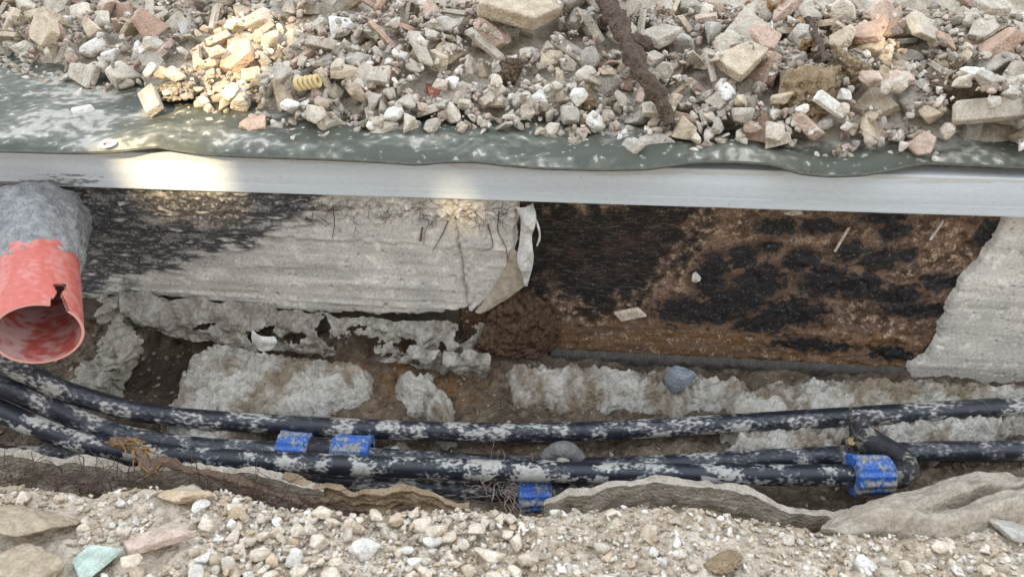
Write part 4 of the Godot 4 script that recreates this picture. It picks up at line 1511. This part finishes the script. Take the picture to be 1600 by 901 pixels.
func build_rubble() -> void:
	var bed := Bed.new(-1.7, 1.7, -1.5, 0.03, func(x: float, z: float) -> float: return heap_height(x, z) + 0.004)
	var word := {"grey": "grey", "pale": "pale beige", "tan": "tan", "cool": "cool grey", "white": "white", "pink": "pink", "clay": "terracotta", "buff": "buff", "stone": "grey beige", "rose": "dusty rose", "soil": "earthy brown", "ash": "ashen", "peach": "peach"}
	var special := [
		["stone_slab", 812, 14, 125, 42, "shard", "buff", 0.0, "large flat buff slab at the top of the rubble, above a dark gap", "slab"],
		["red_tile_fragment", 677, 119, 30, 24, "shard", "red", 0.25, "bright red tile fragment in the rubble", "tile"],
		["stone_block", 716, 130, 54, 46, "shard", "stone", 0.35, "square grey beige block leaning in the rubble beside the red tile fragment", "stone"],
		["tile_shard", 372, 82, 60, 42, "shard", "peach", 0.2, "wide peach tile shard in the rubble above the sunlit patch", "tile"],
		["rubble_stone", 436, 110, 46, 44, "lump", "grey", 0.2, "large grey lump in the rubble right beside the peach tile shard", "stone"],
		["rubble_stone", 418, 30, 34, 40, "lump", "cool", 0.2, "smooth rounded grey stone standing near the top of the rubble", "stone"],
		["tile_bar", 250, 75, 60, 34, "bar", "rose", 0.3, "long dusty rose tile bar tilted in the rubble", "tile"],
		["soil_clod", 275, 125, 92, 58, "clod", "ash", 0.1, "wide ashen clod of crumbly mortar resting on the tarpaulin side of the heap", "clod"],
		["rubble_stone", 198, 110, 50, 50, "lump", "pale", 0.1, "pale rounded stone beside the wide ashen clod", "stone"],
		["stone_chip", 124, 164, 34, 18, "shard", "white", 0.15, "white flat chip lying alone on the bare tarpaulin", "chip"],
		["stone_chip", 240, 161, 50, 28, "shard", "stone", 0.1, "flat grey stone lying on the tarpaulin below the wide clod", "chip"],
		["tile_shard", 402, 182, 52, 28, "lump", "peach", 0.1, "peach stone lying on the tarpaulin in the sunlit patch", "stone"],
		["soil_clod", 910, 140, 50, 90, "clod", "soil", 0.1, "tall tan clod standing in the rubble left of the branch", "clod"],
		["soil_clod", 795, 88, 44, 76, "clod", "dark", 0.1, "dark damp clod in a hollow below the large flat slab", "clod"],
		["rubble_stone", 843, 151, 38, 36, "lump", "white", 0.1, "bright white stone in the rubble beside the tall tan clod", "stone"],
		["soil_clod", 1260, 140, 118, 62, "clod", "soil", 0.1, "widest earthy clod in the rubble, right of the branch", "clod"],
		["soil_clod", 1325, 98, 66, 74, "clod", "soil", 0.1, "upright earthy clod behind the widest clod", "clod"],
		["soil_clod", 1497, 158, 100, 58, "clod", "dark", 0.1, "dark mossy clod beside the long pink stone", "clod"],
		["soil_clod", 1158, 176, 68, 56, "clod", "ash", 0.1, "pale crumbly clod near the tarpaulin edge, right of the branch tip", "clod"],
		["stone_slab", 1156, 44, 86, 46, "shard", "stone", 0.15, "triangular grey slab in the rubble right of the branch", "slab"],
		["tile_shard", 1352, 46, 64, 56, "shard", "clay", 0.15, "large terracotta shard above the upright earthy clod", "tile"],
		["tile_bar", 1376, 148, 84, 28, "bar", "rose", 0.05, "long pink stone bar lying flat beside the dark mossy clod", "stone"],
		["tile_bar", 1284, 204, 58, 22, "bar", "white", 0.1, "white tile bar near the lower edge of the heap", "tile"],
		["tile_bar", 1526, 217, 98, 26, "bar", "stone", 0.05, "long grey stone bar lying flat at the lower edge of the heap", "stone"],
		["tile_shard", 1588, 188, 56, 34, "shard", "white", 0.2, "white tile shard beside the dark mossy clod", "tile"],
		["tile_shard", 526, 8, 44, 26, "shard", "white", 0.25, "white tile piece at the very top of the rubble", "tile"],
		["tile_shard", 1568, 40, 50, 32, "shard", "clay", 0.2, "terracotta brick end high in the rubble above the dark mossy clod", "tile"],
		["rubble_stone", 1022, 205, 52, 30, "lump", "grey", 0.05, "grey stone resting on the tarpaulin at the branch tip", "stone"],
		["rubble_stone", 990, 217, 38, 30, "lump", "grey", 0.05, "small grey stone alone on the tarpaulin beside the branch tip", "stone"],
	]
	# lower layers first: scattered lumps and shards, then the noted pieces, then the top layer
	var spot_list := []
	for s in special:
		var at := on_y(s[1], s[2] + s[4] * 0.3, 0.03)
		var y := heap_height(at.x, at.z) + 0.02
		at = on_y(s[1], s[2] + s[4] * 0.3, y)
		spot_list.append(at)
	var marks := []
	for m in [[0, "the large flat slab"], [1, "the red tile fragment"], [3, "the peach tile shard"], [5, "the smooth rounded stone"], [7, "the wide ashen clod"], [12, "the tall tan clod"], [13, "the dark damp clod"], [15, "the widest clod"], [17, "the dark mossy clod"], [18, "the pale crumbly clod"], [19, "the triangular slab"], [20, "the large terracotta shard"], [22, "the white tile bar"], [23, "the long grey bar"], [25, "the white tile piece"], [26, "the terracotta brick end"], [27, "the branch tip"]]:
		marks.append([spot_list[m[0]].x, spot_list[m[0]].z, m[1]])
	for m in [[960, 40, "the upper branch"], [1005, 120, "the branch"], [1240, 40, "the wood sticks"], [481, 132, "the yellow hose scrap"], [600, 170, "the sunless middle of the tarpaulin"]]:
		if m[0] != 600:
			var at := on_y(m[0], m[1], 0.08)
			marks.append([at.x, at.z, m[2]])
	for pass_ in 2:
		if pass_ == 1:
			for k in special.size():
				var s: Array = special[k]
				var at: Vector3 = spot_list[k]
				var px := at.distance_to(eye) / FOCAL
				var w: float = s[3] * px
				var hgt: float = s[4] * px
				var size := Vector3(w, hgt * 0.95, maxf(w * 0.8, 0.03))
				if s[5] == "shard":
					size = Vector3(w, w * 0.85, maxf(hgt * 1.25, w * 0.6))
				elif s[5] == "bar":
					size = Vector3(w, w * 0.85, w * 0.95)
				elif s[5] == "lump":
					size = Vector3(w, hgt, w * 0.9)
				elif hgt > w:
					size = Vector3(w, hgt * 0.8, w * 1.2)
				else:
					size = Vector3(w, hgt * 0.9, w * 0.75)
				add_stone(s[0], bed, at.x, at.z, size, s[5], s[6], s[7], s[8], s[9], "", rng.randf_range(-0.3, 0.3))
		var goal_l := 75 if pass_ == 0 else 150
		var goal_s := 90 if pass_ == 0 else 200
		while goal_l > 0 or goal_s > 0:
			var lump := goal_l > 0 and (goal_s <= 0 or rng.randf() < 0.56)
			if lump:
				goal_l -= 1
			else:
				goal_s -= 1
			var w: float = clampf(0.026 + 0.021 * absf(rng.randfn()) + rng.randf() * 0.01, 0.026, 0.08)
			if pass_ == 0:
				w = clampf(w * 1.3, 0.034, 0.085)
			var best := Vector3.ZERO
			var score := 9.0
			for c in 9:
				var px := rng.randf_range(-60, 1660)
				var py := rng.randf_range(-95, 262)
				var q := on_y(px, py, 0.05)
				q = on_y(px, py, heap_height(q.x, q.z) + 0.02)
				var edge := z_along(toe_line, q.x) - q.z
				if edge < w * 0.15 or q.z > -w * 0.55:
					continue
				var near := 0.0
				if pass_ == 1:
					for sp in spot_list:
						if Vector2(sp.x - q.x, sp.z - q.z).length() < 0.03 + w * 0.4:
							near = 1.0
				var sc := bed.heap(q.x, q.z) + near + (0.0 if edge > 0.05 else w * 0.2)
				if sc < score:
					score = sc
					best = q
			if score > 8.0:
				continue
			if lump:
				var tone := pick(["grey", "grey", "pale", "pale", "tan", "cool", "grey", "pale", "white"])
				var big := "fist-sized" if w > 0.055 else ("egg-sized" if w > 0.038 else "small")
				add_stone("rubble_stone", bed, best.x, best.z, Vector3(w, w * rng.randf_range(0.6, 0.9), w * rng.randf_range(0.7, 1.0)), "lump", tone, 0.3, "%s %s rounded stone in the rubble, near %s" % [big, word[tone], landmark(best.x, best.z, marks)], "stone", "%s %s stones in the rubble heap" % [big, word[tone]])
			else:
				var tone := pick(["pink", "stone", "buff", "stone", "rose", "stone", "buff", "stone", "clay", "stone", "buff"])
				var bar := rng.randf() < 0.3
				w *= 1.3 if bar else 1.12
				var big := "long" if bar else ("broad" if w > 0.06 else "small")
				add_stone("tile_bar" if bar else "tile_shard", bed, best.x, best.z, Vector3(w, w * rng.randf_range(0.65, 1.0), w * rng.randf_range(0.7, 1.0)), "bar" if bar else "shard", tone, 0.5, "%s %s broken tile piece in the rubble, near %s" % [big, word[tone], landmark(best.x, best.z, marks)], "tile", "%s %s tile pieces in the rubble heap" % [big, word[tone]])
	var between := func() -> Vector3:
		var px := rng.randf_range(-80, 1680)
		var py := rng.randf_range(-95, 265)
		var q := on_y(px, py, 0.05)
		q = on_y(px, py, heap_height(q.x, q.z) + 0.015)
		var edge := z_along(toe_line, q.x) - q.z
		if edge < 0.0 or q.z > -0.02 or bed.heap(q.x, q.z) > 0.012:
			return Vector3(0, -9, 0)
		return q
	scatter("rubble_chips", bed, 9000, 0.012, 0.034, between, [lin(206, 196, 180), lin(190, 181, 167), lin(204, 182, 166), lin(222, 214, 202), lin(196, 184, 164)], "thumb-sized stone chips filling the gaps of the rubble heap")
	for k in 115:      # a last row along the toe
		var x := rng.randf_range(-0.8, 1.15)
		var w := rng.randf_range(0.018, 0.046)
		var z := z_along(toe_line, x) - rng.randf_range(-0.006, 0.1)
		z = minf(z, -w * 0.5)
		var tone := pick(["grey", "pale", "tan", "pale", "white"])
		add_stone("rubble_stone", bed, x, z, Vector3(w, w * rng.randf_range(0.7, 0.95), w * rng.randf_range(0.75, 1.05)), "lump", tone, 0.3, "%s stone at the rubble's lower edge, near %s" % [word[tone], landmark(x, z, marks)], "stone", "%s stones along the lower edge of the rubble" % word[tone])
	# small gravel between them: far too many to count
	scatter("rubble_gravel", bed, 24000, 0.004, 0.022, func() -> Vector3:
		var px := rng.randf_range(-80, 1680)
		var py := rng.randf_range(-95, 275)
		var q := on_y(px, py, 0.05)
		q = on_y(px, py, heap_height(q.x, q.z) + 0.015)
		var edge := z_along(toe_line, q.x) - q.z
		if edge < -0.004 - 0.05 * pow(rng.randf(), 2.5) or q.z > -0.012:
			return Vector3(0, -9, 0)
		if bed.at(q.x, q.z) > bed.rest(q.x, q.z, 0.035) - 0.005 and bed.heap(q.x, q.z) > 0.006 and rng.randf() > 0.03:
			return Vector3(0, -9, 0)
		return q, [lin(196, 186, 170), lin(176, 168, 158), lin(200, 180, 164), lin(220, 212, 200), lin(160, 148, 130)], "small gravel and crumbs between the rubble stones")
	# the branch and two old sticks
	var bark := mat(srgb(106, 92, 80), 0.95, tex["dust_map"], 9.0, relief("rough", 61, 0.02, 6), 1.2, true)
	var b0 := on_y(1046, 196, 0.03)
	var b1 := on_y(1006, 120, 0.085)
	var b2 := on_y(975, 55, 0.12)
	var b3 := on_y(930, -40, 0.17)
	var up := 0.0
	for i in 3:
		for k in 12:
			var q := b0.lerp(b2, k / 11.0)
			up = maxf(up, bed.rest(q.x, q.z, 0.02) + 0.012 - q.y)
		b0 = on_y(1046, 196, 0.03 + up * 0.6)
		b1 = on_y(1006, 120, 0.085 + up)
		b2 = on_y(975, 55, 0.12 + up)
		b3 = on_y(930, -40, 0.17 + up)
		if i == 0:
			pass
		up *= 0.98
	var path := curve(PackedVector3Array([b0, b0.lerp(b1, 0.5) + Vector3(0.006, 0.006, 0), b1, b2, b3]), 0.006)
	var n := base("branch", b0)
	tag(n, "dark brown branch lying down across the rubble to the tarpaulin", "branch")
	for i in path.size():
		path[i] -= b0
	mesh_node("stem", tube(path, func(t: float) -> float: return lerpf(0.010, 0.021, pow(t, 0.6)) * (1.0 + 0.12 * sin(t * 23.0) + 0.1 * sin(t * 51.0)), 28, 0.01, 81), bark, n)
	var knot := path[int(path.size() * 0.45)]
	mesh_node("twig_stub", tube(curve(PackedVector3Array([knot, knot + Vector3(0.03, 0.004, 0.01), knot + Vector3(0.04, -0.002, 0.025)]), 0.004), func(t: float) -> float: return lerpf(0.014, 0.009, t), 14, 0.006, 82), bark, n)
	var dead := mat(srgb(176, 150, 114), 0.95, mottle("woodgrain", 160, Color(0.5, 0.46, 0.4), Color(1.1, 1.05, 1.0), 0.02, 0.1, 0.2), 7.0, relief("rough", 61, 0.02, 6), 0.8, true)
	for s in [[1206, -6, 1264, 78, 0.1, 0.014, "thick yellowish splintered wood stick in the rubble right of the branch"], [1238, -8, 1292, 96, 0.105, 0.006, "thin brown stick beside the thick splintered one in the rubble"]]:
		var q0 := on_y(s[0], s[1], s[4] + 0.03)
		var q1 := on_y(s[2], s[3], s[4] - 0.01)
		for i in 3:
			q0 = on_y(s[0], s[1], bed.rest(q0.x, q0.z, 0.03) + 0.03)
			q1 = on_y(s[2], s[3], bed.rest(q1.x, q1.z, 0.03) + 0.012)
		var o := mesh_node("wood_stick", tube(curve(PackedVector3Array([q0, q0.lerp(q1, 0.5) + Vector3(0.004, 0.004, 0), q1]), 0.005), func(t: float) -> float: return s[5] * (1.0 + 0.25 * sin(t * 13.0)), 12, s[5] * 0.6, 83), dead if s[5] > 0.01 else bark)
		tag(o, s[6], "stick")
	# yellow corrugated scrap
	var hose := on_y(481, 132, 0.07)
	for i in 3:
		hose = on_y(481, 132, bed.rest(hose.x, hose.z, 0.02) + 0.012)
	n = base("yellow_hose_scrap", hose)
	tag(n, "short yellow ridged hose scrap in the rubble", "hose")
	for k in 5:
		var ring := TorusMesh.new()
		ring.inner_radius = 0.005
		ring.outer_radius = 0.0135
		ring.rings = 24
		ring.ring_segments = 10
		var o := mesh_node("ridge", ring, mat(srgb(196, 176, 128), 0.8), n)
		o.position = Vector3(-0.014 + k * 0.007, 0.006 - k * 0.001, 0.012 - k * 0.006)
		o.rotation = Vector3(0.35, 0, -1.2)

func scatter(called: String, bed: Bed, count: int, small: float, large: float, where: Callable, tones: Array, label: String) -> void:
	var root := base(called)
	root.set_meta("kind", "stuff")
	root.set_meta("label", label)
	root.set_meta("category", "gravel")
	var m := mat(Color.WHITE, 0.95, tex["dust_map"], 5.0, relief("grain", 60, 0.05, 5), 0.3, true)
	m.vertex_color_use_as_albedo = true
	for v in 4:
		var places := []
		var firm := small > 0.009
		while places.size() < count / 4:
			var q: Vector3 = where.call()
			if q.y < -5.0:
				places.append(null)
				continue
			var w := lerpf(small, large, pow(rng.randf(), 2.2))
			var size := Vector3(w, w * rng.randf_range(0.6, 1.0), w * rng.randf_range(0.7, 1.1))
			var n := bed.slope(q.x, q.z, 0.012)
			n = (n + Vector3(rng.randfn(), 0, rng.randfn()) * 0.4).normalized()
			var side := Vector3.RIGHT.rotated(Vector3.UP, rng.randf() * TAU)
			var fwd := side.cross(n).normalized()
			side = n.cross(fwd).normalized()
			var y := bed.at(q.x, q.z) + size.y * 0.2
			if firm:
				y = bed.rest(q.x, q.z, w * 0.5) + size.y * 0.22
				bed.press(q.x, q.z, w * 0.48, y, size.y * 0.4)
			places.append(Transform3D(Basis(side, n, fwd).scaled_local(size), Vector3(q.x, y, q.z)))
		places = places.filter(func(p): return p != null)
		var mm := MultiMesh.new()
		mm.transform_format = MultiMesh.TRANSFORM_3D
		mm.use_colors = true
		mm.mesh = stone_kinds["chip"][v * 2]
		mm.instance_count = places.size()
		for i in places.size():
			mm.set_instance_transform(i, places[i])
			var c: Color = tones[rng.randi() % tones.size()]
			var k := rng.randf_range(0.85, 1.12)
			mm.set_instance_color(i, Color(c.r * k, c.g * k, c.b * k))
		var o := MultiMeshInstance3D.new()
		o.name = "pebbles"
		o.multimesh = mm
		o.material_override = m
		o.set_meta("kind", "stuff")
		root.add_child(o, true)

func build_gravel() -> void:
	var bed := Bed.new(-1.6, 1.6, 0.34, 1.4, func(x: float, z: float) -> float: return bank_height(x, z))
	var special := [
		["tile_shard", 256, 845, 100, 46, "shard", "rose", 0.08, "flat pink stone lying on the near gravel bank", "stone"],
		["tile_shard", 152, 872, 66, 64, "shard", "mint", 0.12, "pale green and white tile piece on the near gravel bank", "tile"],
		["boulder", 30, 892, 130, 46, "lump", "boulder", 0.05, "large tan boulder half buried in the near gravel bank", "stone"],
		["boulder", 62, 830, 96, 34, "lump", "boulder", 0.05, "low tan boulder half buried below the geotextile strip", "stone"],
		["gravel_stone", 288, 770, 90, 40, "lump", "sand", 0.05, "wide sandy stone at the trench edge below the broken root", "stone"],
		["gravel_stone", 572, 856, 50, 36, "lump", "white", 0.1, "white angular stone in the middle of the near gravel", "stone"],
		["gravel_stone", 766, 866, 50, 34, "lump", "cream", 0.1, "cream stone half sunk in sand beside the pale gravel", "stone"],
		["gravel_stone", 872, 798, 26, 20, "lump", "white", 0.1, "white stone at the trench edge beside the single blue nut", "stone"],
		["gravel_stone", 500, 848, 34, 34, "lump", "cream", 0.1, "rounded cream stone beside the white angular stone", "stone"],
		["soil_clod", 1130, 880, 60, 24, "clod", "soil", 0.1, "earthy clod on the sandy part of the near bank", "clod"],
		["gravel_stone", 1590, 828, 60, 30, "lump", "cool", 0.05, "grey stone at the corner of the folded geotextile sheet", "stone"],
	]
	var spots := []
	for s in special:
		var at := on_y(s[1], s[2] + s[4] * 0.2, -0.3)
		for i in 3:
			at = on_y(s[1], s[2] + s[4] * 0.2, bank_height(at.x, at.z))
		spots.append(at)
		var px := at.distance_to(eye) / FOCAL
		var w: float = s[3] * px
		var size := Vector3(w, s[4] * px * (0.8 if s[5] == "lump" else 1.0), w * 0.8)
		if s[5] == "shard":
			size = Vector3(w, w * 0.5, s[4] * px * 1.25)
		elif s[5] == "bar":
			size = Vector3(w * 1.25, w * 0.7, w * 1.2)
		add_stone(s[0], bed, at.x, at.z, size, s[5], s[6], s[7], s[8], s[9], "", 1.1 if s[5] == "bar" else 0.15)
	var marks := []
	for m in [[256, 845, "the flat pink stone"], [150, 874, "the green and white tile"], [288, 770, "the broken root"], [572, 856, "the white angular stone"], [620, 790, "the brown geotextile scrap"], [840, 800, "the single blue nut"], [766, 866, "the half sunk cream stone"], [1050, 810, "the wavy geotextile lip"], [1130, 880, "the earthy clod"], [1450, 850, "the folded geotextile sheet"]]:
		var at := on_y(m[0], m[1], -0.3)
		marks.append([at.x, at.z, m[2]])
	var left := 290
	var guard := 0
	var word := {"cream": "cream", "white": "white", "sand": "sandy", "pale": "pale beige", "tan": "tan", "rose": "rosy"}
	while left > 0 and guard < 6000:
		guard += 1
		var px := rng.randf_range(-20, 1620)
		# most of the loose pale gravel lies left of the middle
		if px > 830 and rng.randf() < 0.85:
			continue
		if px < 300 and rng.randf() < 0.5:
			continue
		var py := rng.randf_range(760, 915)
		var q := on_y(px, py, -0.32)
		q = on_y(px, py, bank_height(q.x, q.z))
		var d := q.z - z_along(bank_line, q.x)
		var w := 0.012 + 0.012 * absf(rng.randfn()) + 0.004
		w = clampf(w * 0.72, 0.01, 0.03)
		if d < w * 0.2:
			continue
		var bad := bed.heap(q.x, q.z) > 0.012
		for sp in spots:
			if Vector2(sp.x - q.x, sp.z - q.z).length() < 0.035:
				bad = true
		if bad:
			continue
		left -= 1
		var tone := pick(["cream", "cream", "white", "sand", "pale", "cream", "tan", "pale"])
		var big := "large" if w > 0.022 else ("middling" if w > 0.0155 else "small")
		add_stone("gravel_stone", bed, q.x, q.z, Vector3(w, w * rng.randf_range(0.65, 0.95), w * rng.randf_range(0.7, 1.05)), "lump" if rng.randf() < 0.35 else "chip", tone, 0.35, "%s %s gravel stone on the near bank, towards %s" % [big, word[tone], landmark(q.x, q.z, marks)], "stone", "%s %s gravel stones on the near bank" % [big, word[tone]])
	scatter("bank_gravel", bed, 19000, 0.0025, 0.0125, func() -> Vector3:
		var px := rng.randf_range(-40, 1640)
		if (px > 850 or px < 300) and rng.randf() < 0.5:
			return Vector3(0, -9, 0)
		var py := rng.randf_range(752, 930)
		var q := on_y(px, py, -0.32)
		q = on_y(px, py, bank_height(q.x, q.z))
		if q.z - z_along(bank_line, q.x) < -0.01 or bed.heap(q.x, q.z) > 0.009:
			return Vector3(0, -9, 0)
		return q, [lin(226, 214, 196), lin(206, 190, 168), lin(236, 230, 220), lin(190, 172, 148), lin(176, 160, 140)], "fine pale gravel covering the near bank")
	var floor_bed := Bed.new(-1.6, 1.6, -0.03, 0.5, func(x: float, z: float) -> float: return floor_height(x, z))
	scatter("soil_crumbs", floor_bed, 2600, 0.003, 0.014, func() -> Vector3:
		return Vector3(rng.randf_range(-1.2, 1.3), 0, rng.randf_range(-0.02, 0.42)), [lin(120, 106, 90), lin(98, 86, 73), lin(140, 126, 108), lin(168, 160, 148)], "crumbs of soil and grit on the trench floor")

func build_shade() -> void:
	# added board screen, out of frame: shades the trench except where openings pass sun
	var zb := 7.0
	var holes := []
	# patches of sun: two pixels of the patch on the wall or edging, one on the heap
	for h in [[285, 450, 40, 340], [690, 738, 286, 345], [652, 668, 258, 312], [1335, 1392, 62, 110]]:
		var low := on_z((h[0] + h[1]) * 0.5, h[3], 0.0)
		var high := on_y((h[0] + h[1]) * 0.5, h[2], 0.06) if h[2] < 240 else on_z((h[0] + h[1]) * 0.5, h[2], 0.0)
		if h[3] < 240:
			low = on_y((h[0] + h[1]) * 0.5, h[3], 0.08)
		var half := (on_z(h[1], 290, 0.0).x - on_z(h[0], 290, 0.0).x) * 0.5
		var a := low + SUN * ((zb - low.z) / SUN.z)
		var b := high + SUN * ((zb - high.z) / SUN.z)
		var x := (a.x + b.x) * 0.5
		holes.append([x - half, x + half, minf(a.y, b.y), maxf(a.y, b.y)])
	var n := base("added_sun_screen", Vector3(0, -0.64, zb))
	tag(n, "unseen boarded screen added to block the sun, with openings for sun patches", "wall")
	var wood := mat(srgb(176, 164, 148), 0.9, mottle("screen_wood", 170, Color(0.6, 0.58, 0.55), Color(1, 1, 1), 0.02, 0.1, 0.1), 1.0, null, 0.0, true)
	var cuts := [-4.5, 4.5]
	for h in holes:
		cuts.append(h[0])
		cuts.append(h[1])
	cuts.sort()
	var edges := []
	for i in cuts.size() - 1:
		var k := maxi(1, int(round((cuts[i + 1] - cuts[i]) / 0.22)))
		for j in k:
			edges.append([lerpf(cuts[i], cuts[i + 1], float(j) / k), lerpf(cuts[i], cuts[i + 1], float(j + 1) / k)])
	for e in edges:
		var mid: float = (e[0] + e[1]) * 0.5
		var spans := [[-0.64, 8.4]]
		for h in holes:
			if mid > h[0] and mid < h[1]:
				spans = [[-0.64, h[2]], [h[3], 8.4]]
		for s in spans:
			var o := mesh_node("board", box(Vector3(e[1] - e[0] + 0.012, s[1] - s[0], 0.025)), wood, n)
			o.position = Vector3(mid, (s[0] + s[1]) * 0.5, rng.randf_range(-0.014, 0.014)) - Vector3(0, n.position.y, 0)
